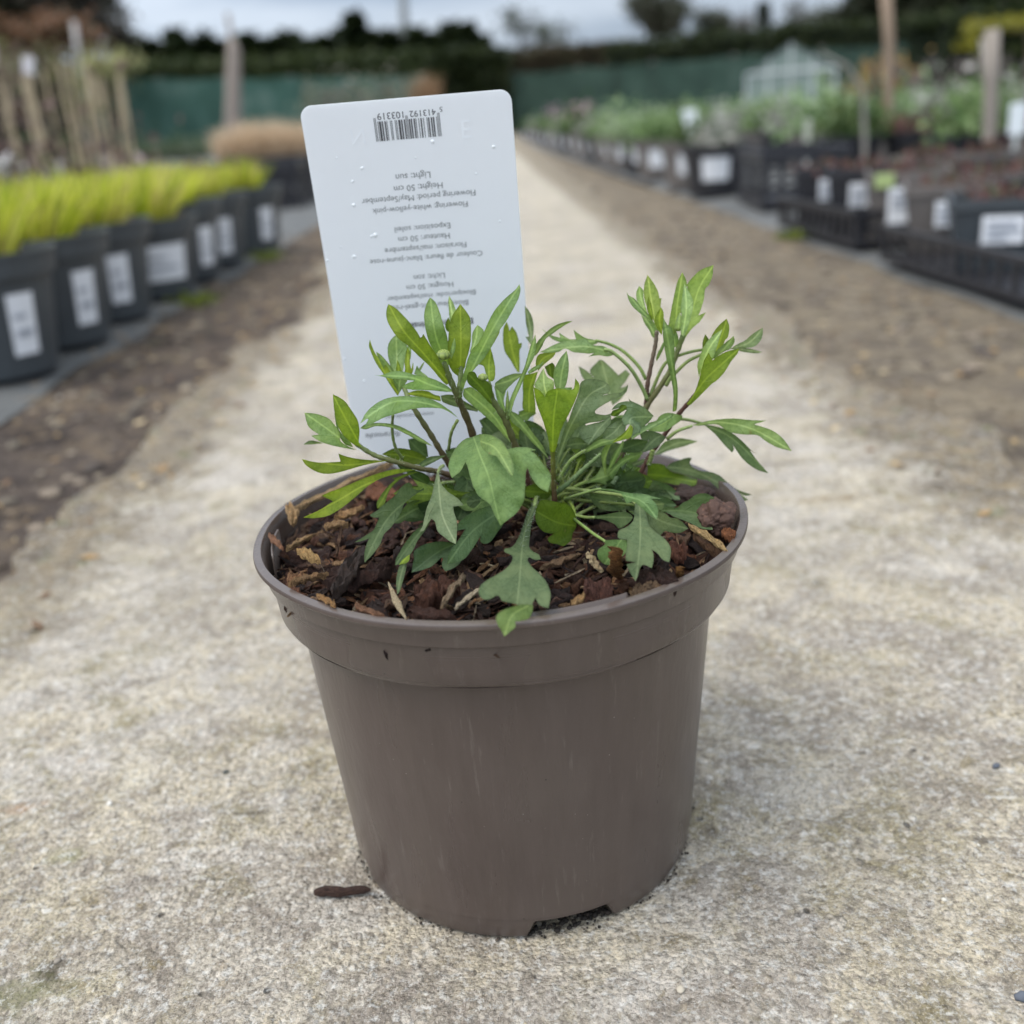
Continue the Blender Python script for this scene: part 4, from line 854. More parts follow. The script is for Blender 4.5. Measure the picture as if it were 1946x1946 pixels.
leaf('2', [(885,1550),(910,1700),(915,1850),(850,1880),(860,1700)], [(880,1900,-.9),(886,1560,-.9)], MG)
# right-pointing pair at the back, on long petioles
leaf('B', [(110,530),(170,570),(235,590),(228,555),(300,600),(345,600),(328,535),(410,590),(520,610),(460,640),(330,630),(200,610)], [(500,612,2.2),(330,610,2.4),(112,532,2.6)], MM, cup=.1, pet=[(830,880,1.7),(780,790,1.8),(680,690,2),(580,635,2.2),(480,608,2.2)], pr=3.2, hair=20)
leaf('B', [(95,690),(190,640),(260,615),(330,610),(410,600),(460,640),(540,650),(620,700),(570,720),(500,712),(430,722),(470,695),(440,700),(330,690),(270,665),(220,690),(140,695)], [(620,700,1),(400,650,1),(100,688,1.2)], MM, cup=-.15, tilt=.2, pet=[(840,1020,1.5),(800,930,1.4),(720,800,1.1),(600,690,1),(540,670,1)], pr=3.6, hair=25)
leaf('B', [(205,690),(190,720),(130,770),(80,810),(65,770),(90,705)], [(75,830,0),(110,740,.1),(200,695,.2)], Y)
# the vase-like shoot
leaf('B', [(280,680),(295,760),(290,850),(270,930),(230,960),(200,930),(190,830),(230,740)], [(230,980,-1),(245,840,-1.1),(280,690,-1)], MM, tilt=.15)
leaf('B', [(120,800),(145,860),(190,890),(190,950),(180,1010),(130,1000),(60,930),(80,870)], [(150,1010,-1.2),(125,920,-1.4),(120,810,-1.3)], ML)
leaf('B', [(50,930),(100,960),(130,1000),(150,960),(220,940),(300,950),(330,940),(340,870),(370,920),(350,1000),(300,1110),(240,1230),(200,1380),(165,1380),(150,1280),(110,1150),(70,1040)], [(182,1385,-1.4),(190,1150,-2.2),(215,960,-2.6)], Y, cup=.35, lab='bright yellow-green cup shaped leaf in the middle of the plant')
leaf('B', [(200,950),(250,935),(320,935),(300,965),(240,985)], [(180,1000,-2.5),(260,950,-2.4)], MM)
# big central greys
leaf('4', [(30,960),(90,760),(160,600),(230,400),(290,250),(320,130),(350,40),(450,0),(600,10),(720,60),(775,150),(740,210),(660,240),(760,225),(860,205),(950,190),(1030,80),(1010,190),(900,270),(780,320),(640,400),(550,470),(560,510),(700,530),(790,500),(760,560),(640,620),(450,650),(330,700),(270,740),(200,850),(130,980),(50,1130),(-20,1300),(-50,1280)], [(-30,1300,-.2),(120,850,-.6),(260,560,-.9),(450,250,-.9),(700,100,-.8)], GL, cup=.1, tilt=-.15)
leaf('4', [(310,760),(400,690),(540,650),(650,620),(780,540),(780,640),(720,720),(640,820),(560,880),(450,970),(360,880)], [(780,560,-1.2),(600,740,-1.6),(450,960,-1.9)], GL)
leaf('4', [(130,1000),(160,880),(300,860),(420,930),(480,960),(300,1030)], [(480,960,-.8),(300,950,-.9),(140,980,-1)], G)
leaf('4', [(660,880),(680,780),(770,680),(900,610),(960,650),(1000,720),(940,850),(800,940)], [(960,640,-1.2),(820,790,-1.5),(690,880,-1.6)], GL)
leaf('4', [(790,460),(830,400),(920,345),(1050,330),(1180,370),(1300,440),(1410,545),(1330,640),(1220,740),(1210,800),(1170,790),(1075,865),(1110,720),(1060,670),(980,690),(940,600),(960,540),(1010,460),(900,430)], [(1400,560,-.6),(1200,560,-1.2),(1060,600,-1.6),(1080,860,-1.9)], GL, cup=-.1)
leaf('4', [(1040,285),(1070,320),(1180,370),(1300,430),(1180,400),(1060,340)], [(1300,440,-.4),(1045,290,-.6)], G)
leaf('4', [(780,540),(800,470),(900,430),(930,380),(1000,390),(1010,440),(940,490),(860,550)], [(790,540,-1.4),(900,470,-1.5),(1000,400,-1.5)], YD)
leaf('4', [(1480,560),(1560,510),(1660,500),(1830,540),(1820,600),(1700,690),(1600,760),(1500,780),(1330,760),(1320,650),(1450,610)], [(1680,560,.4),(1550,650,.2),(1340,730,0)], MG, tilt=.2)
leaf('4', [(1200,780),(1350,760),(1500,800),(1590,860),(1530,940),(1400,1030),(1220,1090),(1290,970),(1340,900),(1240,900)], [(1590,820,.2),(1450,870,-.3),(1230,1080,-.8)], G)
leaf('4', [(1690,555),(1560,640),(1400,720),(1280,770),(1180,830),(1080,900),(1100,790),(1180,770),(1250,700),(1420,640),(1560,570),(1670,510)], [(1680,530,.4),(1400,690,-.6),(1090,870,-1.8)], MM, cup=.1)
leaf('4', [(420,1020),(560,920),(660,880),(800,890),(950,810),(1050,740),(1000,840),(800,950),(640,990),(450,1070),(380,1100),(360,1060)], [(380,1080,-1.4),(640,940,-2.1),(860,880,-2.3),(1040,750,-2.2)], MM, cup=-.1, tilt=.2, pet=[('3', 1870, 1180, -1),(60,1400,-1.2),(170,1220,-1.3),(300,1110,-1.4),(420,1045,-1.5)], pr=3.4, hair=60)
leaf('4', [(1060,670),(1100,700),(1100,770),(1070,860),(950,900),(800,940),(860,880),(960,800),(1030,720)], [(810,940,-2.4),(980,830,-2.5),(1070,680,-2.5)], Y)
leaf('4', [(650,1230),(640,1100),(680,1000),(760,930),(800,940),(740,1060),(710,1200),(720,1380),(690,1430)], [(700,1420,-.8),(680,1200,-1),(790,940,-1.2)], MG)
leaf('4', [(760,1240),(830,1080),(960,900),(975,960),(900,1130),(800,1290),(750,1360)], [(740,1360,-.8),(850,1120,-1),(970,910,-1)], MG)
leaf('4', [(730,1400),(860,1250),(1000,1130),(1200,1080),(1260,1100),(1080,1180),(900,1330),(800,1480)], [(720,1440,-.4),(950,1220,-.4),(1250,1095,-.2)], MG)
stem('4', [(-60,1700,-.6), (120,1560,-.8), (350,1350,-.8), (500,1220,-.8), (640,1100,-.8)], 5, 3.4, G, MG, 50, 'petiole')
stem('4', [(800,1560,-.6), (900,1390,-.4), (1000,1200,-.2), (1050,1120,0)], 5, 4, GD, G, 20, 'petiole')
# --- right shoots
leaf('5', [(370,620),(460,690),(540,740),(590,800),(580,900),(520,910),(480,830),(420,740)], [(560,920,1.6),(470,740,1.7),(380,630,1.7)], MM)
leaf('5', [(350,280),(400,330),(410,450),(450,600),(520,700),(480,760),(400,600),(330,480),(315,370)], [(500,760,1.7),(380,450,1.9),(352,290,1.9)], ML)
leaf('5', [(455,145),(520,230),(580,340),(600,430),(625,430),(615,520),(610,620),(590,740),(560,800),(510,660),(440,520),(410,400),(415,260)], [(565,800,1.5),(500,450,1.5),(458,155,1.4)], (.265,.36,.11))
leaf('5', [(200,350),(220,390),(300,440),(380,540),(480,640),(550,760),(470,690),(370,620),(270,530),(215,430)], [(550,760,1.4),(350,540,1.1),(202,355,1)], MM, tilt=.3)
leaf('5', [(465,410),(500,500),(520,640),(520,720),(450,580),(450,480)], [(525,730,1.2),(467,420,1.2)], Y)
leaf('5', [(620,540),(650,600),(650,700),(640,800),(630,880),(570,800),(540,700),(570,610)], [(640,880,.9),(600,700,.8),(622,550,.8)], Y)
leaf('5', [(560,1185),(570,1120),(620,1020),(655,950),(660,1020),(610,1130),(570,1200)], [(560,1190,1.4),(655,960,1.2)], MG)
leaf('5', [(880,110),(920,190),(935,270),(900,420),(870,580),(830,700),(820,800),(780,900),(715,780),(740,600),(770,440),(820,230)], [(800,900,1.2),(815,550,1.1),(880,120,1)], (.265,.36,.11))
leaf('5', [(1260,25),(1250,150),(1210,260),(1160,320),(1145,440),(1110,560),(1080,640),(1170,600),(1100,710),(1000,800),(940,880),(870,1000),(830,1060),(850,900),(900,800),(960,700),(1000,520),(960,400),(940,290),(930,270),(1000,180),(1110,80)], [(850,1020,1.2),(990,620,1.4),(1090,300,1.5),(1258,30,1.4)], (.265,.36,.11), cup=.15)
leaf('5', [(905,250),(950,330),(1010,450),(1010,560),(960,760),(900,900),(860,860),(870,640),(860,560),(880,400)], [(880,890,.8),(930,560,.7),(908,260,.8)], ML)
leaf('5', [(850,600),(880,700),(870,790),(780,810),(800,700)], [(830,830,.9),(850,610,.9)], ML)
leaf('5', [(740,1000),(700,760),(760,740),(830,900),(830,1040)], [(800,1050,1.3),(740,760,1.2)], MG)
leaf('5', [(650,670),(700,760),(750,800),(775,900),(785,1050),(780,1150),(800,1350),(825,1550),(810,1800),(760,1820),(770,1600),(740,1400),(690,1200),(650,950),(640,800)], [(785,1830,.8),(790,1500,.3),(715,1000,.1),(655,690,.2)], MG, cup=.2)
leaf('5', [(1425,680),(1455,780),(1440,900),(1400,950),(1340,1100),(1250,1180),(1210,1100),(1230,920),(1280,820),(1360,730)], [(1200,1300,.5),(1340,950,.6),(1424,690,.6)], Y)
leaf('5', [(1160,870),(1205,940),(1170,990),(1125,1050),(1130,960)], [(1120,1150,.7),(1162,880,.7)], YD)
leaf('5', [(1510,890),(1520,960),(1470,1040),(1400,1080),(1340,1120),(1280,1180),(1260,1150),(1290,1080),(1400,980)], [(1240,1220,.2),(1400,1040,.3),(1508,900,.3)], MG)
leaf('5', [(1370,810),(1340,900),(1300,1040),(1250,1180),(1210,1200),(1110,1330),(1085,1400),(1065,1250),(1100,1130),(1150,1010),(1240,900)], [(1090,1400,.3),(1190,1080,-.1),(1368,820,-.2)], ML)
leaf('5', [(1575,1045),(1560,1100),(1480,1200),(1400,1330),(1320,1420),(1240,1480),(1150,1570),(1060,1660),(970,1740),(930,1720),(1020,1600),(1080,1440),(1120,1280),(1150,1180),(1205,1095),(1250,1190),(1330,1130),(1430,1080)], [(940,1735,.2),(1150,1440,-.5),(1370,1230,-.7),(1572,1050,-.6)], Y, cup=.35)
leaf('5', [(1865,790),(1865,870),(1830,960),(1740,1030),(1560,1040),(1450,1060),(1540,1000),(1640,950),(1750,860)], [(1460,1050,1.4),(1700,970,1.4),(1862,800,1.4)], GL, pet=[(480,1640,1.6),(600,1350,1.5),(700,1200,1.4),(900,1110,1.3),(1130,1060,1.3),(1450,1050,1.4)], pr=3, hair=20)
leaf('5', [(1450,1040),(1600,1035),(1720,1050),(1860,1090),(1780,1105),(1640,1090),(1580,1075)], [(1440,1050,1.3),(1640,1060,1.3),(1855,1090,1.3)], GL, pet=[(680,1500,1.3),(740,1400,1.2),(820,1320,1.1),(950,1200,1.1),(1130,1110,1.1)], pr=3.4, hair=20)
leaf('B', [(1230,1190),(1340,1210),(1420,1245),(1500,1310),(1560,1370),(1600,1400),(1550,1370),(1600,1440),(1680,1530),(1590,1500),(1500,1430),(1430,1330),(1440,1360),(1425,1385),(1370,1330),(1310,1260)], [(1230,1190,1.2),(1430,1290,1),(1680,1530,.8)], G, pet=[(1040,1150,.9),(1130,1160,1.1),(1240,1190,1.2)], pr=3, hair=15)
leaf('B', [(1150,1195),(1240,1170),(1330,1155),(1450,1150),(1560,1160),(1665,1163),(1580,1190),(1700,1230),(1780,1290),(1840,1375),(1740,1350),(1650,1300),(1600,1265),(1500,1260),(1400,1240),(1320,1190),(1200,1200)], [(1150,1200,.6),(1320,1175,.3),(1560,1220,.2),(1838,1372,-.2)], MM, cup=.05, tilt=.15, pet=[(975,1290,1),(1050,1235,.8),(1150,1200,.6)], pr=3.4, hair=15, lab='long narrow leaf reaching out at the far right of the plant')
# --- lower front leaves
leaf('6', [(1120,520),(950,540),(830,580),(700,720),(590,880),(700,880),(850,800),(1050,820),(1150,700)], [(1150,600,-.5),(900,690,-1.2),(610,870,-2)], G)
leaf('6', [(1620,180),(1700,260),(1780,400),(1900,600),(1800,750),(1600,840),(1530,840),(1480,650),(1490,360),(1540,250)], [(1700,180,-.4),(1650,500,-1),(1560,830,-1.4)], GD)
leaf('6', [(1190,330),(1050,370),(960,400),(870,360),(880,320),(820,285),(740,330),(690,380),(640,460),(520,560),(420,640),(370,690),(250,760),(300,800),(390,800),(340,920),(300,990),(180,1070),(30,1165),(120,1150),(240,1110),(190,1240),(172,1340),(178,1465),(280,1360),(400,1200),(460,1050),(560,950),(640,840),(720,700),(760,600),(830,540),(900,480),(1010,410)], [(1190,338,-1),(900,490,-2.2),(600,720,-3.4),(400,1000,-4.2),(180,1450,-5)], G, cup=.15, pet=[(1500,280,-.6),(1350,290,-.8),(1190,338,-1)], pr=3.2, hair=50, lab='grey-green lobed leaf hanging to the lower left over the mulch')
leaf('6', [(1450,1170),(1300,1150),(1100,1180),(980,1230),(900,1300),(900,1400),(880,1500),(865,1610),(950,1590),(1060,1560),(1160,1520),(1250,1440),(1300,1390),(1330,1400),(1310,1500),(1360,1590),(1420,1570),(1520,1520),(1600,1430),(1600,1200)], [(1650,1150,-2.5),(1300,1280,-3.5),(870,1600,-5)], (.062,.105,.052), cup=.1)
leaf('6', [(1240,130),(1200,300),(1160,480),(1090,660),(1050,820),(1030,920),(980,1000),(1040,1000),(1100,900),(1160,820),(1210,860),(1250,1000),(1350,1090),(1430,1150),(1520,1190),(1535,1000),(1530,850),(1490,720),(1480,640),(1630,620),(1560,530),(1440,450),(1370,390),(1300,290),(1270,130)], [(1255,130,-1.3),(1280,500,-2.9),(1330,800,-3.6),(1515,1180,-4.6)], GL, pet=[(1330,40,-.6),(1280,80,-.9),(1255,150,-1.3)], pr=3.2, hair=30, lab='broad arrow shaped grey-green leaf hanging left of centre')
leaf('6', [(1140,850),(1020,920),(900,1010),(780,1160),(700,1290),(640,1400),(620,1500),(680,1490),(760,1430),(840,1350),(900,1260),(960,1130),(1060,1000),(1110,920)], [(1140,860,-3.1),(900,1120,-4),(640,1480,-5)], G, cup=.3)
leaf('6', [(840,1340),(835,1420),(790,1470),(680,1495),(730,1420)], [(830,1350,-4.9),(690,1490,-5.2)], Y)
leaf('6', [(800,1440),(785,1560),(750,1700),(690,1890),(655,1930),(640,1800),(650,1650),(700,1490)], [(780,1430,-4.9),(710,1650,-5.4),(660,1925,-6)], G)
leaf('C', [(1465,860),(1485,770),(1550,680),(1600,600),(1540,612),(1555,550),(1650,480),(1790,430),(1860,480),(1880,560),(1840,620),(1790,690),(1740,710),(1710,690),(1715,650),(1650,750),(1580,830)], [(1900,440,-2),(1650,620,-3.9),(1470,857,-5)], (.12,.19,.085), cup=.1, tilt=-.1, lab='mid green leaf hanging below the large blurred front leaf')
# right front
leaf('8', [(0,750),(150,740),(300,710),(420,700),(510,750),(500,800),(420,870),(350,900),(300,850),(150,790),(0,790)], [(-80,770,-2.4),(200,765,-3.4),(510,770,-4.4)], G, pet=[(-480,600,0),(-300,700,-1.4),(-60,765,-2.4),(60,768,-3)], pr=3.2, hair=30)
leaf('8', [(180,1040),(330,1030),(440,1040),(460,1100),(420,1200),(300,1310),(200,1330),(110,1260),(100,1160),(190,1080)], [(380,1030,-5),(280,1180,-5.6),(180,1320,-6)], MG, pet=[(-400,640,0),(-220,760,-2),(-60,880,-3.4),(60,970,-4.2),(200,1060,-5)], pr=3, hair=30)
leaf('7', [(890,305),(1000,310),(1130,335),(1180,340),(1250,400),(1290,480),(1300,600),(1260,680),(1240,760),(1160,830),(1080,810),(990,790),(970,740),(1040,690),(930,670),(860,600),(830,520),(835,420)], [(1290,600,-2.2),(1080,560,-3.4),(850,440,-3.8)], YD, cup=.2, tilt=.2, pet=[(1150,250,0),(1260,380,-1),(1290,560,-2.2)], pr=3, hair=20)
leaf('8', [(690,640),(820,690),(900,720),(960,770),(1040,780),(1120,840),(1170,900),(1080,950),(980,950),(900,930),(840,980),(760,920),(690,850),(670,740)], [(640,700,-4),(900,830,-4.6),(1165,900,-4.8)], G)
leaf('8', [(740,560),(820,570),(890,600),(870,680),(800,700),(740,660)], [(700,620,-4),(880,610,-4.4)], G, pet=[(-200,560,0),(300,600,-2),(700,640,-3.8)], pr=3, hair=20)
leaf('8', [(540,600),(530,760),(510,820),(440,880),(350,920),(335,980),(350,1020),(440,1030),(450,1100),(430,1200),(430,1280),(540,1300),(440,1322),(470,1400),(545,1525),(580,1450),(600,1370),(640,1330),(740,1370),(760,1290),(760,1200),(740,1150),(800,1190),(870,1270),(945,1300),(965,1200),(960,1120),(900,1030),(800,950),(740,900),(700,840),(680,740),(650,600)], [(590,560,-3.8),(605,900,-5.8),(590,1200,-7),(550,1520,-7.8)], G, cup=.12, pet=[(-300,420,0),(100,470,-1.6),(420,520,-3),(592,640,-4.2)], pr=3.4, hair=20, lab='dark grey-green deeply lobed leaf hanging at the right front')
leaf('8', [(100,430),(250,430),(360,455),(500,480),(650,490),(720,510),(870,550),(730,545),(790,610),(815,680),(810,760),(795,792),(720,740),(620,660),(540,590),(510,580),(440,610),(400,530),(360,480),(200,445)], [(120,432,-3),(450,520,-4.9),(640,590,-5.3),(800,782,-5.6)], (.165,.265,.11), cup=-.1, tilt=.1, pet=[('7', 1150, 300, 0),('7', 1300, 250, -1.5),(40,450,-2.4),(130,432,-3)], pr=3, hair=50, lab='bright mid green leaf with a hooked tip above the dark right leaf')
# drooping lobed leaf over the rim
leaf('7', [(800,360),(740,440),(700,560),(650,700),(590,810),(540,850),(480,860),(475,900),(560,940),(560,1000),(500,1080),(400,1150),(260,1230),(190,1300),(180,1380),(230,1440),(310,1440),(400,1400),(450,1460),(610,1500),(680,1540),(800,1540),(800,1480),(830,1430),(880,1510),(980,1545),(1005,1400),(970,1270),(900,1170),(800,1080),(740,990),(760,960),(830,990),(892,985),(870,930),(800,890),(760,840),(770,700),(790,560),(845,370)], [(822,365,-1.5),(700,700,-4.6),(650,1200,-7.9),(620,1500,-9.0)], G, cup=.08, pet=[(840,200,0),(835,290,-.8),(820,380,-1.6)], pr=4.5, hair=60, lab='grey-green lobed leaf drooping over the front rim of the pot')
leaf('7', [(680,1500),(560,1530),(450,1570),(380,1640),(400,1740),(440,1800),(470,1870),(520,1830),(600,1760),(600,1700),(740,1670),(790,1600),(805,1510)], [(740,1520,-9.3),(560,1630,-9.9),(475,1860,-10.3)], MG, cup=.1)
hm = [P3(*zpx('7', x, y), d) for x, y, d in ((835, 340, -1.4), (760, 520, -3), (690, 720, -4.7), (660, 860, -5.6))]
m = MB(); hairs(m, [Vector(q) for q in spline(hm, 5)], .0011, 130, .0013)
m.build('leaf_hair', [M_LEAF, M_HAIR], plant)
# big soft leaf nearest to the camera
leaf('3', [(600,545),(500,570),(400,650),(310,780),(255,920),(250,1010),(300,1150),(350,1110),(430,1040),(500,910),(530,980),(560,1100),(590,1200),(620,1290),(700,1420),(850,1530),(920,1680),(1015,1850),(1100,1780),(1250,1660),(1350,1500),(1370,1350),(1380,1180),(1390,1050),(1410,1000),(1450,1100),(1530,1230),(1600,1300),(1710,1355),(1750,1200),(1740,1080),(1640,940),(1530,800),(1460,750),(1540,735),(1400,695),(1250,695),(1130,715),(1000,700),(900,600),(760,510),(680,510)], [(615,540,-1.6),(720,830,-4.0),(840,1130,-5.1),(930,1500,-5.8),(1013,1840,-6.2)], MG, cup=.05, wave=.25, lab='large soft mid green leaf nearest to the camera in the middle of the plant')
leaf('3', [(700,500),(850,510),(960,560),(1060,640),(1150,800),(1200,950),(1205,1090),(1160,1130),(1080,1010),(1000,900),(955,830),(860,800),(740,700)], [(700,600,-4.0),(950,720,-5.2),(1180,1100,-6.3)], MG, cup=.1)
mo = MASS.build('inner_foliage', [M_LEAF, M_HAIR], plant, True); mo['kind'] = 'stuff'; mo['label'] = 'small crowded leaves and stalks in the heart of the plant'
print('LEAVES', sum(o.name.split('.')[0] == 'leaf' for o in plant.children))
# ------------------------------------------------------------------ nursery stock
M_POTD = simple('charcoal_plastic', (.050, .058, .064), .45, .4, .1, 30)
M_POTB = simple('black_plastic', (.022, .022, .026), .45, .4, .1, 30)
M_POTT = simple('faded_brown_plastic', (.13, .115, .105), .55, .4, .1, 30)
M_STK = simple('white_sticker', (.68, .69, .71), .5, .3, .06, 90)
M_STKP = simple('sticker_print', (.34, .36, .40), .5, .3, .3, 60)
M_COMP = simple('compost_top', (.085, .050, .035), .9, .2, .5, 90)
kk = NT('blade_tint'); kt = kk.attr(); b_ = kk.bsdf(kt, .6, None, .25); tr_ = kk.n('ShaderNodeBsdfTranslucent'); kk.l(kt, tr_.inputs[0]); m_ = kk.n('ShaderNodeMixShader'); m_.inputs[0].default_value = .35
kk.l(b_.outputs[0], m_.inputs[1]); kk.l(tr_.outputs[0], m_.inputs[2]); kk.l(m_.outputs[0], kk.out.inputs[0]); M_BLADE = kk.m
kk = NT('rough_tint'); kk.bsdf(kk.attr(), .85, None, .2); M_ROUGH = kk.m
ORD = ['first', 'second', 'third', 'fourth', 'fifth', 'sixth', 'seventh', 'eighth', 'ninth', 'tenth', 'eleventh', 'twelfth', 'thirteenth', 'fourteenth', 'fifteenth', 'sixteenth']

def pot_mesh(mb, R, H, mi=0, n=28):
    prof = [(R * .76, 0), (R * .90, H * .80), (R * .97, H * .805), (R, H * .97), (R * 1.02, H * .975), (R * 1.02, H), (R * .97, H), (R * .94, H * .9)]
    V = []; F = []; k = len(prof)
    for a in range(n):
        th = 6.2832 * a / n
        for r, z in prof: V.append((r * math.cos(th), r * math.sin(th), z))
    for a in range(n):
        b = (a + 1) % n
        for i in range(k - 1): F.append([a*k+i, b*k+i, b*k+i+1, a*k+i+1])
    mb.add(V, F, mi)
def disc(mb, R, z, mi=0, n=20, bumpy=.004):
    V = [(0, 0, z + bumpy)]; F = []
    for j in (1, 2, 3):
        for a in range(n):
            th = 6.2832 * a / n; V.append((R * j / 3 * math.cos(th), R * j / 3 * math.sin(th), z + bumpy * rnd.uniform(-1, 1) * (j < 3)))
    for a in range(n):
        b = (a + 1) % n; F.append([0, 1 + a, 1 + b])
        for j in (0, 1): F.append([1 + j*n + a, 1 + (j+1)*n + a, 1 + (j+1)*n + b, 1 + j*n + b])
    mb.add(V, F, mi)
def sticker(parent, R, H, ang, z0, z1, halfw, printed=True):
    mb = MB(); 
    for (e, mi, a0, a1, zz0, zz1) in ((.0016, 0, -1, 1, z0, z1),) + (((.0028, 1, -.6, .65, z0 + (z1-z0)*.30, z0 + (z1-z0)*.42), (.0028, 1, -.7, .3, z0 + (z1-z0)*.6, z0 + (z1-z0)*.68)) if printed else ()):
        V = []; F = []
        for i in range(9):
            th = ang + (a0 + (a1 - a0) * i / 8) * halfw
            for z in (zz0, zz1):
                r = R * (.76 + .14 * (z / (H * .8))) + e; V.append((r * math.cos(th), r * math.sin(th), z))
        for i in range(8): F.append([i*2, i*2+2, i*2+3, i*2+1])
        mb.add(V, F, mi)
    return mb.build('sticker', [M_STK, M_STKP], parent, True)
def blades(mb, nb, R, z, L0, L1, spread, cols, w=.0024, droop=.3, ns=5):
    for i in range(nb):
        a = rnd.random() * 6.283; r = R * math.sqrt(rnd.random()); p = Vector((r * math.cos(a), r * math.sin(a), z)); L = rnd.uniform(L0, L1)
        d = Vector((math.cos(a), math.sin(a), 0)) * spread * (r / R + .2) * rnd.uniform(.4, 1.3) + Vector((rnd.gauss(0, .1), rnd.gauss(0, .1), 1)); d.normalize()
        s = Vector((-d.y, d.x, 0)); s = (s if s.length > .01 else Vector((1, 0, 0))).normalized(); s.rotate(Matrix.Rotation(rnd.random() * 3.1, 3, 'Z'))
        V = []; c = rnd.choice(cols); cl = []
        for k in range(ns + 1):
            t = k / ns; q = p + d * L * t + Vector((d.x, d.y, -.3)) * droop * L * t * t; ww = w * (1 - t) ** .6 + .0002
            V += [q - s * ww, q + s * ww]; f_ = .55 + .45 * min(1, t * 2.2) if False else 1; cl += [tuple(x * f_ for x in c)] * 2
        mb.add(V, [[2*k, 2*k+1, 2*k+3, 2*k+2] for k in range(ns)], c=cl)
def leaves(mb, n, cfun, size, cols):
    for i in range(n):
        p = cfun(); a = Vector((rnd.gauss(0, 1), rnd.gauss(0, 1), rnd.gauss(.4, .7))).normalized(); b = a.orthogonal().normalized(); b.rotate(Matrix.Rotation(rnd.random() * 6.28, 3, a))
        L = size * rnd.uniform(.6, 1.4); w = L * rnd.uniform(.25, .5); s = a.cross(b)
        mb.add([p, p + b * L * .5 + s * w, p + b * L, p + b * L * .5 - s * w], [[0, 1, 2, 3]], c=rnd.choice(cols))
LIME = [(.48, .54, .035), (.56, .60, .05), (.64, .66, .09), (.30, .37, .03), (.20, .26, .02), (.62, .58, .16), (.40, .30, .13)]
def grass_mesh(seed, nb, R, L0, L1, cols, w=.0024, spread=.35, droop=.3, tan=True):
    rnd.seed(seed); mb = MB(); blades(mb, nb, R, 0, L0, L1, spread, cols, w, droop)
    if tan: blades(mb, int(nb * .22), R * 1.1, 0, L0 * .2, L0 * .7, spread * 1.8, [(.42, .27, .14), (.34, .19, .09), (.5, .36, .2)], w * .8, .5, 3)
    me_o = mb.build('foliage', M_BLADE); me = me_o.data; bpy.data.objects.remove(me_o); return me
GR = [grass_mesh(40 + i, 330, .058, .05, .135, LIME, .0028, .42, .35) for i in range(3)]
def obj_from(me, name, parent, loc=(0, 0, 0), rz=0, s=1):
    o = bpy.data.objects.new(name, me); col.objects.link(o); o.parent = parent; o.location = loc; o.rotation_euler = (0, 0, rz); o.scale = (s,) * 3; return o
mb = MB(); pot_mesh(mb, 1, 1); PD = mb.build('pot', M_POTD, smooth=False); PDM = PD.data; bpy.data.objects.remove(PD)
def std_pot(root, R, H, mat, name='pot'):
    me = PDM.copy(); me.materials.clear(); me.materials.append(mat)
    for v in me.vertices: v.co.x *= R; v.co.y *= R; v.co.z *= H
    me.polygons.foreach_set('use_smooth', [False] * len(me.polygons))
    o = bpy.data.objects.new(name, me); col.objects.link(o); o.parent = root
    mb = MB(); disc(mb, R * .95, H * .91); mb.build('compost', M_COMP, root, True); return o

# left bed: charcoal pots of lime grass, three rows
front = [(-.712, 1.085), (-.714, 1.31), (-.716, 1.54), (-.70, 1.79), (-.705, 2.03), (-.70, 2.27), (-.665, 2.56)]
where = ['cut by the left edge', 'second from the camera', 'third from the camera', 'the one with a wide white label', 'fifth from the camera', 'sixth from the camera', 'last and farthest']
for i, (x, y) in enumerate(front):
    H = .165 if i != 3 else .150; R = .112
    t = thing('grass_pot', 'charcoal pot of lime grass, left front row, ' + where[i], 'potted plant', (x, y, .006), rad((0, 5, -8, 4, 9, -6, 3)[i]), 'potted lime grasses in the left bed')
    std_pot(t, R, H, M_POTD)
    if i == 3: sticker(t, R, H, rad(-62), H * .22, H * .68, .62)
    else: sticker(t, R, H, rad(-34 - i * 1.5), H * .18, H * .68, .20)
    obj_from(GR[i % 3], 'foliage', t, (0, 0, H * .90), i * 1.3, (1.0, 1.0, 1.0, 1.08, .85, .8, .85)[i])
rowlab = [None, 'second row', 'third row', 'fourth row']
for r in (1, 2, 3):
    for i in range(9):
        x = -.72 - .255 * r + rnd.uniform(-.02, .02); y = .80 + .26 * i + .08 * r
        if r == 3 and i < 2: continue
        t = thing('grass_pot', f'charcoal pot of lime grass, left bed {rowlab[r]}, {ORD[i]} from the camera', 'potted plant', (x, y, .006), 0, 'potted lime grasses in the left bed')
        std_pot(t, .112, .165, M_POTD); obj_from(GR[(i + r) % 3], 'foliage', t, (0, 0, .148), i * .9 + r, rnd.uniform(.62, .85))

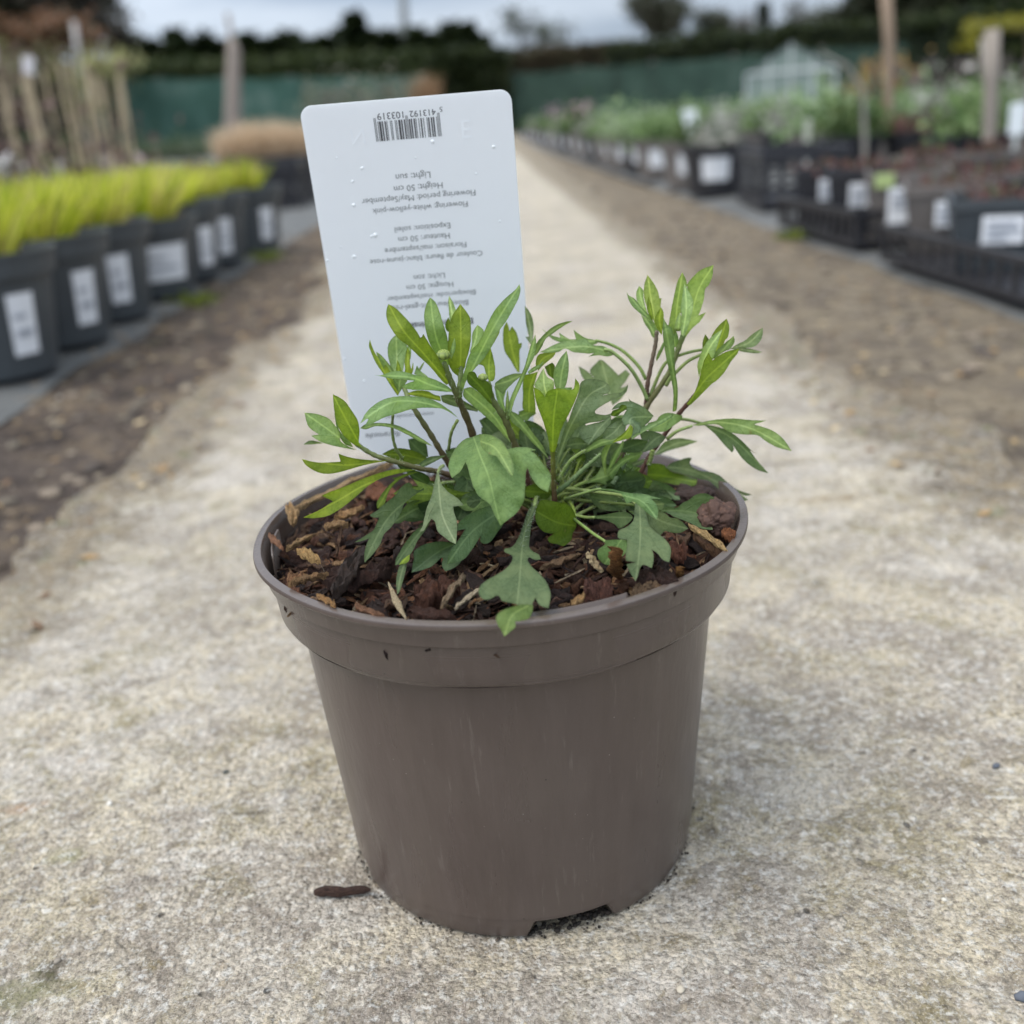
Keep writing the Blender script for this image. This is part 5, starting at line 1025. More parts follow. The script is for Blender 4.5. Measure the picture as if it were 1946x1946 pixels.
# plants tied to canes behind the lime grass
M_CANE = simple('bamboo_cane', (.46, .37, .24), .6, .3, .2)
TG = [(.70, .66, .67), (.55, .38, .36), (.74, .72, .74), (.6, .48, .48)]
for i in range(26):
    r = i // 9; k = i % 9
    x = -1.28 - .30 * k - .06 * r; y = 3.1 + .45 * r + .10 * k
    if (i % 9) > 8: continue
    t = thing('caned_plant', f'twiggy brown plant tied to canes, {["front","middle","back"][r]} row, {ORD[k]} from the right', 'potted plant', (x, y, .006), rnd.random() * 6, 'caned plants behind the lime grass')
    std_pot(t, .10, .16, M_POTB); hgt = rnd.uniform(.50, .60)
    for c in range(3):
        m = MB(); a = rnd.random() * 6.28; m.tube([(.05 * math.cos(a), .05 * math.sin(a), .12), (.09 * math.cos(a), .09 * math.sin(a), hgt)], [.006, .005], 6); m.build('cane', M_CANE, t)
    m = MB(); leaves(m, 85, lambda: Vector((rnd.gauss(0, .07), rnd.gauss(0, .07), .15 + abs(rnd.gauss(0, .14)))), .034, [(.085, .06, .05), (.12, .075, .06), (.06, .08, .035), (.16, .10, .09), (.10, .11, .05), (.2, .15, .13)]); m.build('foliage', M_BLADE, t)
    if True:
        m = MB(); z = hgt + rnd.uniform(-.03, .03) if i % 3 else .2; m.box(.02, -.055, z, .06, -.053, z + .06, c=rnd.choice(TG), M=Matrix.Rotation(rnd.uniform(-.3, .3), 4, 'Y')); m.build('name_tag', M_ROUGH, t)
# white tagged pots in front of them
for k in range(7):
    x, y = -1.42 - .3 * k, 2.82 + .03 * k
    t = thing('shrub_pot', f'small dark pot with pale flowers before the caned plants, {ORD[k]} from right', 'potted plant', (x, y, .006), 0, 'small shrubs before the caned plants')
    std_pot(t, .09, .13, M_POTB)
    m = MB(); leaves(m, 160, lambda: Vector((rnd.gauss(0, .06), rnd.gauss(0, .06), .20 + rnd.gauss(0, .05))), .03, [(.10, .10, .05), (.14, .09, .08), (.20, .17, .14), (.07, .09, .04)]); m.build('foliage', M_BLADE, t)
    m = MB(); leaves(m, 30, lambda: Vector((rnd.gauss(0, .03), rnd.gauss(0, .03), .27 + rnd.gauss(0, .015))), .03, [(.62, .58, .58), (.7, .68, .66)]); m.build('flower_head', M_BLADE, t)

# beige grasses farther along
BEI = [(.62, .47, .31), (.70, .56, .40), (.50, .37, .23), (.74, .60, .44)]
for i, (x, y, s, cs, lab) in enumerate([(-1.47, 6.2, .86, BEI, 'leftmost beige feathery grass clump by the wooden post'), (-1.33, 6.3, .95, BEI, 'middle beige feathery grass clump by the wooden post'),
                                     (-1.18, 6.4, .86, BEI, 'right beige feathery grass clump half behind the white label'), (-.92, 6.5, .72, [(.34, .30, .12), (.24, .24, .09), (.4, .33, .16)], 'olive yellow grass clump beside the white label')]):
    t = thing('grass_clump', lab, 'ornamental grass', (x, y, .006), 0, 'dry grasses beyond the lime grass'); std_pot(t, .13, .17, M_POTB)
    obj_from(grass_mesh(70 + i, 1000, .12, .18, .30, cs, .004, .38, .35, False), 'foliage', t, (0, 0, .10), 0, s * 1.15).scale = (s * .82, s * .82, s * 1.3)
# crates at the end of the left bed
def crate(name, lab, x, y, L, W, H, mat, group, rz=0, z=.006, slots=True):
    t = thing(name, lab, 'crate', (x, y, z), rz, group); th = .006
    for (x0, y0, x1, y1) in ((-L/2, -W/2, L/2, -W/2 + th), (-L/2, W/2 - th, L/2, W/2)):
        m = MB(); n = max(4, int(L / .045))
        m.box(x0, y0, 0, x1, y1, H * .18); m.box(x0, y0 - .003, H * .82, x1, y1 + .003, H)
        for i in range(n + 1):
            xx = x0 + (x1 - x0 - .014) * i / n; m.box(xx, y0 + .001, H * .18, xx + .014, y1 - .001, H * .82)
        m.box(x0 + .014, y0 + .0015, H * .46, x1 - .014, y1 - .0015, H * .52); m.build('side', mat, t)
    for (x0, x1) in ((-L/2, -L/2 + th), (L/2 - th, L/2)):
        m = MB(); n = max(3, int(W / .045)); y0, y1 = -W/2 + th, W/2 - th
        m.box(x0, y0, 0, x1, y1, H * .18); m.box(x0 - .003, y0, H * .82, x1 + .003, y1, H)
        for i in range(n + 1):
            yy = y0 + (y1 - y0 - .014) * i / n; m.box(x0 + .001, yy, H * .18, x1 - .001, yy + .014, H * .82)
        m.build('end', mat, t)
    m = MB(); m.box(-L/2 + th, -W/2 + th, .004, L/2 - th, W/2 - th, .008); m.build('base', mat, t); return t
crate('plant_crate', 'black crate at the end of the left bed just left of the white label', -.98, 4.35, .38, .3, .19, M_POTB, 'crates beyond the lime grass')
crate('plant_crate', 'farther black crate behind the crate at the end of the left bed', -1.0, 4.8, .4, .3, .2, M_POTB, 'crates beyond the lime grass')
for k in range(5):
    t = thing('tagged_pot', f'low dark tagged pot at the end of the left bed, {ORD[k]} from camera', 'potted plant', (-1.18 - .05 * (k % 2), 3.6 + .26 * k, .006), 0, 'low pots near the end of the left bed')
    std_pot(t, .09, .13, M_POTB); sticker(t, .09, .13, rad(-60), .03, .09, .35)
    m = MB(); leaves(m, 90, lambda: Vector((rnd.gauss(0, .05), rnd.gauss(0, .05), .15 + rnd.gauss(0, .03))), .03, [(.25, .15, .10), (.10, .12, .05), (.3, .22, .16)]); m.build('foliage', M_BLADE, t)

# ---------------- right bed
FOL = {'green': [(.13, .21, .07), (.18, .27, .10), (.09, .15, .05), (.24, .32, .14)], 'pale': [(.24, .34, .15), (.30, .40, .20), (.16, .24, .10), (.36, .42, .28)],
       'dark': [(.05, .09, .03), (.08, .12, .04), (.11, .15, .05)], 'red': [(.16, .07, .06), (.10, .06, .05), (.20, .10, .08), (.09, .09, .05)], 'grey': [(.32, .33, .28), (.22, .24, .18), (.4, .38, .34)]}
def fol_mesh(seed, kind, n, rr, h, size):
    rnd.seed(seed); m = MB(); leaves(m, n, lambda: Vector((rnd.gauss(0, rr), rnd.gauss(0, rr), abs(rnd.gauss(0, h)) * .9 + .01)), size, FOL[kind])
    o = m.build('foliage', M_BLADE); me = o.data; bpy.data.objects.remove(o); return me
FM = {k: [fol_mesh(90 + i * 7 + len(k), k, 240, .05, .07, .034) for i in range(2)] for k in FOL}
FM['low'] = [fol_mesh(321, 'red', 130, .05, .025, .028)]
def sqpot(root, w, H, mat):
    m = MB(); a, b = w * .40, w * .5
    V = [(-a,-a,0),(a,-a,0),(a,a,0),(-a,a,0),(-b,-b,H),(b,-b,H),(b,b,H),(-b,b,H)]; e = .004
    V += [(-b+e,-b+e,H),(b-e,-b+e,H),(b-e,b-e,H),(-b+e,b-e,H),(-b+e,-b+e,H*.9),(b-e,-b+e,H*.9),(b-e,b-e,H*.9),(-b+e,b-e,H*.9)]
    m.add(V, [[0,3,2,1],[0,1,5,4],[1,2,6,5],[2,3,7,6],[3,0,4,7],[4,5,9,8],[5,6,10,9],[6,7,11,10],[7,4,8,11],[8,9,13,12],[9,10,14,13],[10,11,15,14],[11,8,12,15]])
    m.box(-b*1.02, -b*1.02, H*.86, b*1.02, -b, H*.995); m.box(-b*1.02, -b, H*.86, -b, b*1.02, H*.995)
    o = m.build('pot', mat, root); m = MB(); m.add([(-b+e,-b+e,H*.88),(b-e,-b+e,H*.88),(b-e,b-e,H*.88),(-b+e,b-e,H*.88)], [[0,1,2,3]]); m.build('compost', M_COMP, root); return o
def flat_label(root, x, y, z0, z1, w, face='x', mat=None):
    m = MB()
    if face == 'x': m.box(x - .0012, y - w/2, z0, x, y + w/2, z1)
    else: m.box(x - w/2, y - .0012, z0, x + w/2, y, z1)
    return m.build('sticker', mat or M_STK, root)
# nearest tray (its left side runs along the path) with square pots
G1 = 'labelled pots in the right trays'
crate('plant_tray', 'low black slatted tray on the right beside the path, nearest to the camera', 1.065, 1.20, .70, .66, .062, M_POTB, 'plant trays on the right', rad(2))
crate('plant_tray', 'low black slatted tray on the right holding two black pots with square labels', 1.00, 1.96, .58, .50, .070, M_POTB, 'plant trays on the right', rad(2))
specs = [(.80, 2.13, .13, .125, M_POTB, 'black square pot with white label at the far corner of the second tray', 'low'), (.80, 1.91, .135, .13, M_POTB, 'black square pot with white label near the front corner of the second tray', 'low'),
         (.835, 1.75, .155, .13, M_POTT, 'faded brown pot with a large white label and a lime sticker', 'low'), (.83, 1.54, .15, .115, M_POTT, 'faded brown pot with small square white label in the nearest tray', 'low'),
         (.81, 1.30, .15, .11, M_POTD, 'dark grey pot with white label cut by the right edge of the photo', 'low')]
for i, (x, y, w_, H, mt, lab, kd) in enumerate(specs):
    t = thing('labelled_pot', lab, 'potted plant', (x, y, .016), rad(-20), G1); sqpot(t, w_, H, mt)
    hw = [.036, .044, .068, .048, .06][i]; flat_label(t, -w_ * .12 * 0 , -w_ * .5 - .001, H * (.42, .42, .26, .40, .4)[i], H * .78, hw, 'y')
    m = MB(); [m.box(-hw * .38, -w_ * .5 - .0045, H * zz, hw * e_, -w_ * .5 - .0030, H * (zz + .045)) for zz, e_ in ((.66, .3), (.57, .38), (.48, .1))]; m.build('sticker_print', M_STKP, t)
    if i == 2: m = MB(); m.box(-.06, -w_ * .5 - .004, H * .78, -.025, -w_ * .5 - .002, H * .98, c=(.34, .42, .18)); m.build('lime_sticker', M_ROUGH, t)
    obj_from(FM['low'][0], 'foliage', t, (0, 0, H * .85), i, .5)
for r in range(3):
    for i in range(5):
        x = 1.02 + .19 * r; y = 1.06 + .22 * i + (.05 if i > 2 else 0); dk = i % 2
        t = thing('labelled_pot', f'low square pot in the right trays, {ORD[r + 1]} row from path, {ORD[i]} from camera', 'potted plant', (x, y, .016), rad(rnd.uniform(-6, 6)), G1)
        sqpot(t, .15, .11, (M_POTB, M_POTT)[dk]); obj_from(FM['low'][0], 'foliage', t, (0, 0, .095), i + r, rnd.uniform(.35, .6))
# black crate by the path
crate('plant_crate', 'tall black crate standing beside the path on the right', .90, 2.82, .24, .44, .155, M_POTB, 'crates on the right', rad(-4))
m = MB(); m.tube([(0, 0, 0), (0, 0, .16)], [.085, .078], 16); o = m.build('upturned_pot', M_POTB); o.location = (1.60, 2.55, .10); tag(o, 'round black pot upside down on the trays beside the grey stake', 'empty pot')
t = thing('crate_stack', 'dark plastic tray carrying the upturned black pot and shoots on the right', 'crate', (1.5, 2.55, .006)); m = MB(); m.box(-.45, -.3, .0, .45, .3, .012); m.box(-.45, -.3, .012, .45, -.29, .1); m.box(-.45, -.29, .012, -.44, .3, .1); m.build('tray', M_POTB, t)
for i in range(6):
    t = thing('labelled_pot', f'low pot of shoots on the dark tray on the right, {ORD[i]} from left', 'potted plant', (1.14 + .16 * i, 2.42 if i != 3 else 2.70, .02), 0, G1); sqpot(t, .14, .11, M_POTT); obj_from(FM['low'][0], 'foliage', t, (0, 0, .095), i, .6)
# long front row along the path
G2 = 'potted perennials in the right bed'
ys = [3.30, 3.75, 4.45, 4.95, 5.5, 6.1, 6.7, 7.4, 8.2, 9.1, 10.1, 11.2, 12.4, 13.7, 15.2, 17.0]
for i, y in enumerate(ys):
    x = .78 - max(0, y - 3.5) * .004
    t = thing('perennial_pot', f'white labelled pot lining the right of the path, {ORD[i]} beyond the crate', 'potted plant', (x, y, .006), 0, 'labelled pots lining the right side of the path')
    R = .115 if i < 4 else .13; std_pot(t, R, .16, M_POTT if i % 3 else M_POTB); sticker(t, R, .16, rad(-101), .05, .125, .46, False)
    kd = ['grey', 'dark', 'green', 'pale', 'pale', 'pale', 'green', 'grey', 'dark', 'green', 'grey', 'green', 'dark', 'green', 'grey', 'green'][i]
    obj_from(FM[kd][i % 2], 'foliage', t, (0, 0, .145), i * 1.1, (.7, .7, .9, 1., 1., 1., 1, .9, 1.4, 1.1, 1, 1, 1, 1, 1, 1)[i])
    if i in (8, 11):
        m = MB(); leaves(m, 26, lambda: Vector((rnd.gauss(0, .05), rnd.gauss(0, .05), .33 + rnd.gauss(0, .03))), .04, [(.42, .27, .31), (.48, .33, .37)]); m.build('flowers', M_BLADE, t)
for r in range(9):
    for i in range(13):
        y = 2.95 + .50 * i * (1 + .05 * i); x = 1.22 + .27 * r + .05 * i + rnd.uniform(-.03, .03)
        if r == 0 and i < 1: continue
        if i > 9 and r > 6: continue
        kd = rnd.choice(['pale', 'green', 'pale', 'grey'] if i > 1 else ['grey', 'low', 'dark', 'low', 'green'])
        t = thing('perennial_pot', f'potted perennial in the right bed, {ORD[r + 1]} row from path, {ORD[i]} from near end', 'potted plant', (x, y, .006), 0, G2)
        std_pot(t, .11, .15, rnd.choice((M_POTB, M_POTT, M_POTB))); obj_from(rnd.choice(FM[kd]), 'foliage', t, (0, 0, .135), r + i, rnd.uniform(.8, 1.15))
# upright white labels in the bed
for px, py0, py1, wpx, y, lab in ((1310, 208, 275, 26, 3.9, 'large upright white label standing among the green perennials'), (1937, 195, 255, 30, 2.4, 'upright white label at the right edge of the photo among the perennials'),
                          (1365, 205, 275, 14, 4.6, 'narrow pinkish upright label right of the large white label'), (1535, 225, 290, 12, 3.4, 'narrow pale green upright label above the black crate')):
    a = at_y(px, py0, y); b = at_y(px, py1, y); w2 = wpx / FPX * (y + .38) / 2; m = MB()
    m.box(-w2, 0, b.z - a.z, w2, .002, 0, c=(.80, .84, .84) if wpx > 20 else (.45, .46, .38)); m.box(-w2 * .3, .0005, -a.z + .05, w2 * .3, .0015, b.z - a.z, c=(.6, .62, .6))
    o = m.build('upright_label', M_ROUGH); o.location = a; tag(o, lab, 'plant label')
# orange shrub, stakes and young stems
def stake(name, pts, r0, r1, c, lab, cat='stake'):
    m = MB(); n = len(pts); m.tube(pts, [r0 + (r1 - r0) * i / (n - 1) for i in range(n)], 9, c=c); o = m.build(name, M_ROUGH, smooth=True); return tag(o, lab, cat)
a, b = at_y(1680, -60, 4), at_y(1688, 200, 4); stake('wooden_stake', [(b.x, 4, 0), b, (b.x - .01, 4, .48), a], .018, .022, (.27, .20, .145), 'tan young tree trunk rising in front of the orange shrub', 'tree trunk')
a, b = at_y(1886, 55, 2.6), at_y(1878, 330, 2.6); stake('wooden_stake', [(b.x, 2.6, 0), b, (a.x + .01, 2.6, .3), a], .018, .020, (.27, .235, .20), 'grey wooden stake at the far right of the bed')
a, b = at_y(1865, 75, 2.65), at_y(1878, 200, 2.65); stake('thin_cane', [(b.x, 2.65, 0), b, a], .005, .004, (.32, .3, .28), 'thin pale cane leaning against the grey stake at the far right', 'cane')
a, b = at_y(1590, 115, 3.2), at_y(1645, 330, 3.2); stake('thin_cane', [(b.x, 3.2, 0), b, at_y(1640, 170, 3.2), at_y(1610, 125, 3.2), at_y(1560, 100, 3.2)], .010, .003, (.28, .26, .23), 'bent grey twig arching right of the small greenhouse', 'twig')
a, b = at_y(1665, 120, 4.2), at_y(1655, 250, 4.2); stake('thin_cane', [(b.x, 4.2, 0), b, a], .014, .012, (.05, .045, .04), 'dark slender stem left of the tan trunk', 'stem')
t = thing('orange_shrub', 'rounded orange-brown shrub behind the tan trunk on the right', 'shrub', (2.75, 7.2, 0)); m = MB()
leaves(m, 900, lambda: Vector((rnd.gauss(0, .10), rnd.gauss(0, .10), .36 + rnd.gauss(0, .07))), .035, [(.30, .19, .07), (.24, .15, .06), (.36, .24, .09)]); m.build('foliage', M_BLADE, t)
m = MB(); [m.tube([(0, 0, 0), (rnd.gauss(0, .12), rnd.gauss(0, .1), .45)], [.012, .005], 5, c=(.12, .08, .05)) for _ in range(6)]; m.build('branches', M_ROUGH, t)

# ------------------------------------------------------------------ fences, hedges, post, greenhouse
def mat_net():
    k = NT('green_windbreak_net'); p = k.pos(); c = k.ramp(k.noise(k.scale(p, 1, 1, .6), 1.6, 6, .6), [(.3, (.030, .075, .058)), (.55, (.055, .125, .10)), (.75, (.15, .22, .19))])
    b = k.bsdf(c, .7, None, .2); tp = k.n('ShaderNodeBsdfTransparent'); m = k.n('ShaderNodeMixShader'); m.inputs[0].default_value = .12
    k.l(b.outputs[0], m.inputs[1]); k.l(tp.outputs[0], m.inputs[2]); k.l(m.outputs[0], k.out.inputs[0]); return k.m
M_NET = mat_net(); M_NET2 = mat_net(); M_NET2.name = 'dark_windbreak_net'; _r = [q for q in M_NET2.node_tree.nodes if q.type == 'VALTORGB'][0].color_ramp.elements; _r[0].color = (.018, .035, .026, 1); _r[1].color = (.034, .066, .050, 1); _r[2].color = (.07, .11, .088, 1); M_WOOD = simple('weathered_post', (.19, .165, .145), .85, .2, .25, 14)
def net_fence(A, B, h0, h1, n, lab):
    t = thing('net_fence', lab, 'fence', (A[0], A[1], 0)); m = MB(); V = []; F = []; nx = n * 8
    for i in range(nx + 1):
        u = i / nx; x = (B[0] - A[0]) * u; y = (B[1] - A[1]) * u; h = h0 + (h1 - h0) * u
        for j in range(4):
            sag = .04 * math.sin(u * n * math.pi) ** 2 if j == 3 else 0; V.append((x, y + .05 * noise.noise(Vector((x * .7, j, 3))), .02 + (h - sag) * j / 3))
    for i in range(nx):
        for j in range(3): F.append([i*4+j, (i+1)*4+j, (i+1)*4+j+1, i*4+j+1])
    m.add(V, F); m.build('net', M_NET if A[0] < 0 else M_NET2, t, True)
    for i in range(n + 1):
        u = i / n; m = MB(); h = h0 + (h1 - h0) * u + .06; x = (B[0] - A[0]) * u; y = (B[1] - A[1]) * u + .09; m.box(x - .05, y - .04, -.1, x + .05, y + .04, h); m.build('post', M_WOOD, t)
net_fence((-9.4, 27), (-1.4, 27), 1.92, 1.45, 5, 'green windbreak net fence behind the left bed')
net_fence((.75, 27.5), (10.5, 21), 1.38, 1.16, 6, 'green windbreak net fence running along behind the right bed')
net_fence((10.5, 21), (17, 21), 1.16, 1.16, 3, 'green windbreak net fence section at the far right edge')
# wooden post
a = at_y(437, 60, 9); b = at_y(441, 235, 9); m = MB(); m.tube([(b.x, 9, 0), (b.x, 9, .4), (a.x + .01, 9, 1.0), (a.x, 9, 1.08)], [.075, .072, .055, .03], 10, c=(.25, .21, .18)); m.tube([(a.x + .01, 9, .9), (a.x, 9, a.z + .14)], [.03, .02], 6, c=(.25, .22, .2))
tag(m.build('wooden_post', M_ROUGH, smooth=True), 'weathered wooden post with thin tip standing behind the beige grasses', 'post')
a = at_y(763, -60, 34); b = at_y(770, 170, 34); stake('utility_pole', [(b.x, 34, 0), a], .16, .12, (.17, .18, .18), 'thin grey pole rising into the sky above the white label', 'pole')
M_GLASS = simple('hazy_greenhouse_panel', (.20, .25, .22), .5, .3, .1, 6); M_GFR = simple('greenhouse_frame', (.55, .58, .56), .5)
# small greenhouse
t = thing('greenhouse', 'small pale greenhouse with ridged roof in front of the net fence on the right', 'greenhouse', (3.90, 13.6, 0), rad(-17)); W2, EV, RG, DP = .54, .64, .96, 1.0
m = MB(); m.box(-W2, -.01, .1, W2, .01, EV); m.add([(-W2, 0, EV), (W2, 0, EV), (0, 0, RG)], [[0, 1, 2]]); m.build('front_panel', M_GLASS, t)
m = MB(); m.add([(-W2*1.04, -.04, EV-.02), (0, -.04, RG+.01), (0, DP, RG+.01), (-W2*1.04, DP, EV-.02), (W2*1.04, -.04, EV-.02), (W2*1.04, DP, EV-.02)], [[0,1,2,3],[1,4,5,2]]); m.build('roof', simple('pale_roof_sheet', (.42, .46, .43), .6), t)
m = MB(); m.box(-W2, .01, .1, -W2+.01, DP, EV); m.box(W2-.01, .01, .1, W2, DP, EV); m.build('side_panel', M_GLASS, t)
m = MB()
for x in (-W2, -W2/2, 0, W2/2, W2): m.box(x-.012, -.03, 0, x+.012, -.012, EV + (RG-EV) * (1 - abs(x)/W2))
m.box(-W2, -.034, EV-.02, W2, -.03, EV+.015); m.box(-W2, -.034, .08, W2, -.03, .11); m.build('frame', M_GFR, t)

def twig_tree(name, lab, x, y, H, R, c, seed, depth=5, trunk=.03, leafc=None, nl=0, up=.5):
    rnd.seed(seed); t = thing(name, lab, 'tree', (x, y, 0), 0, None); mt = MB(); mc = MB(); tips = []
    def grow(p, d, L, r, k, m):
        n = 3; pts = [p]; q = p.copy(); dd = d.copy()
        for i in range(n):
            dd = (dd + Vector((rnd.gauss(0, .12), rnd.gauss(0, .12), .04))).normalized(); q = q + dd * L / n; pts.append(q.copy())
        m.tube(pts, [r * (1 - .35 * i / n) for i in range(n + 1)], 5 if k > 2 else 3, c=c, cap=False)
        if k <= 2: tips.append(q.copy())
        if k == 0: return
        for j in range(3 if k > 1 else 4):
            a = rnd.random() * 6.283; sp = rnd.uniform(.35, .8); e = (dd + Vector((math.cos(a), math.sin(a), 0)) * sp * R + Vector((0, 0, up * .3))).normalized()
            grow(pts[rnd.choice((2, 3))], e, L * rnd.uniform(.62, .8), r * .58, k - 1, mc)
    grow(Vector((0, 0, -.1)), Vector((0, 0, 1)), H * .34, H * trunk, depth, mt)
    mt.build('trunk', M_ROUGH, t, True)
    if nl:
        sz = H * .028
        for q in tips:
            for _ in range(max(1, nl // len(tips))):
                p = q + Vector((rnd.gauss(0, H * .035), rnd.gauss(0, H * .035), rnd.gauss(0, H * .03))); a = rnd.random() * 6.28
                b = Vector((math.cos(a), math.sin(a), rnd.gauss(0, .6))) * sz; s = Vector((-math.sin(a), math.cos(a), rnd.gauss(0, .8))) * sz * .5
                mc.add([p, p + b * .5 + s, p + b, p + b * .5 - s], [[0, 1, 2, 3]], c=rnd.choice(leafc))
    mc.build('crown', M_BLADE if nl else M_ROUGH, t); return t
def conifer(lab, x, y, H, W, c, seed, group, n=1500, power=1.0, name='conifer'):
    rnd.seed(seed); t = thing(name, lab, 'tree', (x, y, 0), 0, group)
    m = MB(); m.tube([(0, 0, -.1), (0, 0, H * .96)], [H * .02, .01], 6, c=(.07, .055, .04)); m.build('trunk', M_ROUGH, t, True); m = MB()
    for i in range(n):
        z = H * rnd.random() ** .8; a = rnd.random() * 6.283; R = W * (1 - z / H) ** power * (.75 + .4 * noise.noise(Vector((a * 1.2, z * 3, seed)))) + .02; r = R * rnd.random() ** .4
        p = Vector((r * math.cos(a), r * math.sin(a), z)); L = W * rnd.uniform(.16, .34); b = Vector((math.cos(a), math.sin(a), rnd.uniform(-.3, .7))).normalized() * L; s = Vector((-math.sin(a), math.cos(a), rnd.gauss(0, .5))) * L * .3
        m.add([p, p + b * .5 + s, p + b, p + b * .5 - s], [[0, 1, 2, 3]], c=rnd.choice(c))
    m.build('crown', M_BLADE, t); return t
CON = [(.022, .036, .014), (.035, .052, .018), (.016, .026, .012), (.05, .065, .022)]
def xat(px, py, y): p = at_y(px, py, y); return p.x, p.z
# skyline conifers: (pixel column, top row)
sk = [(240, 70), (275, 78), (312, 55), (345, 80), (380, 66), (412, 80), (470, 68), (505, 74), (540, 60), (575, 78), (612, 72), (640, 55), (672, 30), (700, 62), (735, 58), (790, 58), (820, 66), (852, 40), (884, 50), (915, 72)]
for i, (px, py) in enumerate(sk):
    x, z = xat(px, py, 33); s = 'left of the wooden post' if px < 430 else ('between the post and the white label' if px < 600 else ('above the white label' if px < 780 else 'right of the grey pole'))
    base = [q[0] for q in sk]; grp = [q for q in sk if (q[0] < 430) == (px < 430) and (q[0] < 600) == (px < 600) and (q[0] < 780) == (px < 780)]
    conifer(f'dark skyline conifer {s}, {ORD[grp.index((px, py))]} from the left there', x, 33 + (i % 3) * .5, max(1.5, z), 1.3, CON, 200 + i, 'dark conifers on the skyline', 1700, 1.15)
def hedge(name, lab, A, B, h0, h1, dep, c, n, seed, sz=.16):
    rnd.seed(seed); t = thing(name, lab, 'hedge', (A[0], A[1], 0)); m = MB(); dx, dy = B[0] - A[0], B[1] - A[1]
    for i in range(n):
        u = rnd.random(); v = rnd.random(); h = h0 + (h1 - h0) * u + .10 * noise.noise(Vector((u * 14, seed, 0)))
        e = rnd.random()
        if e < .45: z, o = rnd.random() * h, -rnd.random() * .15
        else: z, o = h * (1 - .10 * rnd.random()), v * dep
        p = Vector((dx * u, dy * u + o, z)); a = rnd.random() * 6.28; b = Vector((math.cos(a), math.sin(a) * .6, rnd.gauss(.3, .5))) * sz * rnd.uniform(.6, 1.3); s = Vector((-math.sin(a), math.cos(a), rnd.gauss(0, .7))) * sz * .35
        m.add([p, p + b * .5 + s, p + b, p + b * .5 - s], [[0, 1, 2, 3]], c=rnd.choice(c))
    # branch mass inside
    k_ = 24
    for i in range(k_):
        u0, u1 = i / k_, (i + 1) / k_; h = (h0 + (h1 - h0) * u0) * .93 + .1 * noise.noise(Vector((u0 * 14, seed, 0)))
        V = [(dx*u0, dy*u0, 0), (dx*u1, dy*u1, 0), (dx*u1, dy*u1 + dep, 0), (dx*u0, dy*u0 + dep, 0), (dx*u0, dy*u0 + .12, h), (dx*u1, dy*u1 + .12, h), (dx*u1, dy*u1 + dep - .1, h), (dx*u0, dy*u0 + dep - .1, h)]
        m.add(V, [[0,1,5,4],[2,3,7,6],[4,5,6,7]], c=c[0])
    m.build('foliage', M_BLADE, t); return t
HD = [(.014, .022, .008), (.022, .034, .011), (.032, .045, .014), (.045, .058, .018)]
hedge('hedge', 'dark clipped hedge above the net fence behind the left bed', (-11, 30), (-1.5, 30), 2.50, 2.2, 1.6, [(.05, .07, .02), (.035, .052, .017), (.022, .034, .012), (.065, .08, .024)], 6500, 5)
hedge('hedge', 'black-green hedge block right above the corner of the white label', (-1.25, 27.5), (.75, 27.5), 2.00, 1.95, 2.4, HD, 3500, 6)
hedge('hedge', 'brownish bare hedge between the dark hedge block and the right net fence', (.8, 28.5), (4.0, 28.5), 1.93, 1.95, 1.4, [(.085, .065, .04), (.06, .055, .03), (.11, .085, .05), (.04, .045, .02)], 3500, 7)
hedge('hedge', 'long very dark hedge rising towards the right behind the net fence', (3.2, 28), (17, 22.5), 1.95, 1.78, 1.8, HD, 9000, 8)
hedge('hedge', 'dark tall hedge at the far right behind the orange shrub', (7.6, 18), (13, 14.5), 1.42, 1.30, 1.6, HD, 6000, 9)
# brown and tan things by the dark block
t = thing('dry_shrub', 'tan upright dry shrub standing left of the black-green hedge block', 'shrub', (-1.30, 25.5, 0)); m = MB(); blades(m, 300, .08, 0, 1.1, 1.6, .12, [(.42, .27, .15), (.34, .21, .12), (.3, .22, .14)], .03, .1); m.build('foliage', M_BLADE, t)
for i, px in enumerate((600, 650, 700, 745)):
    x, z = xat(px, 160, 22); t = thing('pale_shrub', f'pale greyish shrub before the left net fence, {ORD[i]} from the left', 'shrub', (x, 22, 0), 0, 'pale shrubs before the left net fence'); m = MB()
    rnd.seed(500 + i); leaves(m, 260, lambda: Vector((rnd.gauss(0, .2), rnd.gauss(0, .2), .75 + rnd.gauss(0, .28))), .09, [(.20, .21, .14), (.30, .27, .20), (.12, .15, .08), (.36, .34, .28)]); m.build('foliage', M_BLADE, t)
    m = MB(); [m.tube([(0, 0, 0), (rnd.gauss(0, .2), 0, 1.2)], [.03, .01], 5, c=(.12, .1, .08)) for _ in range(5)]; m.build('branches', M_ROUGH, t)
for i, (px, py, y) in enumerate(((270, 200, 16), (350, 200, 16), (480, 200, 17))):
    x, z = xat(px, py, y); t = thing('low_shrub', f'low grey-green shrub before the left net fence, {ORD[i]} from the left', 'shrub', (x, y, 0), 0, 'low shrubs before the left net fence'); m = MB()
    rnd.seed(600 + i); leaves(m, 450, lambda: Vector((rnd.gauss(0, .3), rnd.gauss(0, .2), .16 + abs(rnd.gauss(0, .09)))), .09, [(.10, .14, .08), (.16, .18, .12), (.07, .10, .05)]); m.build('foliage', M_BLADE, t)
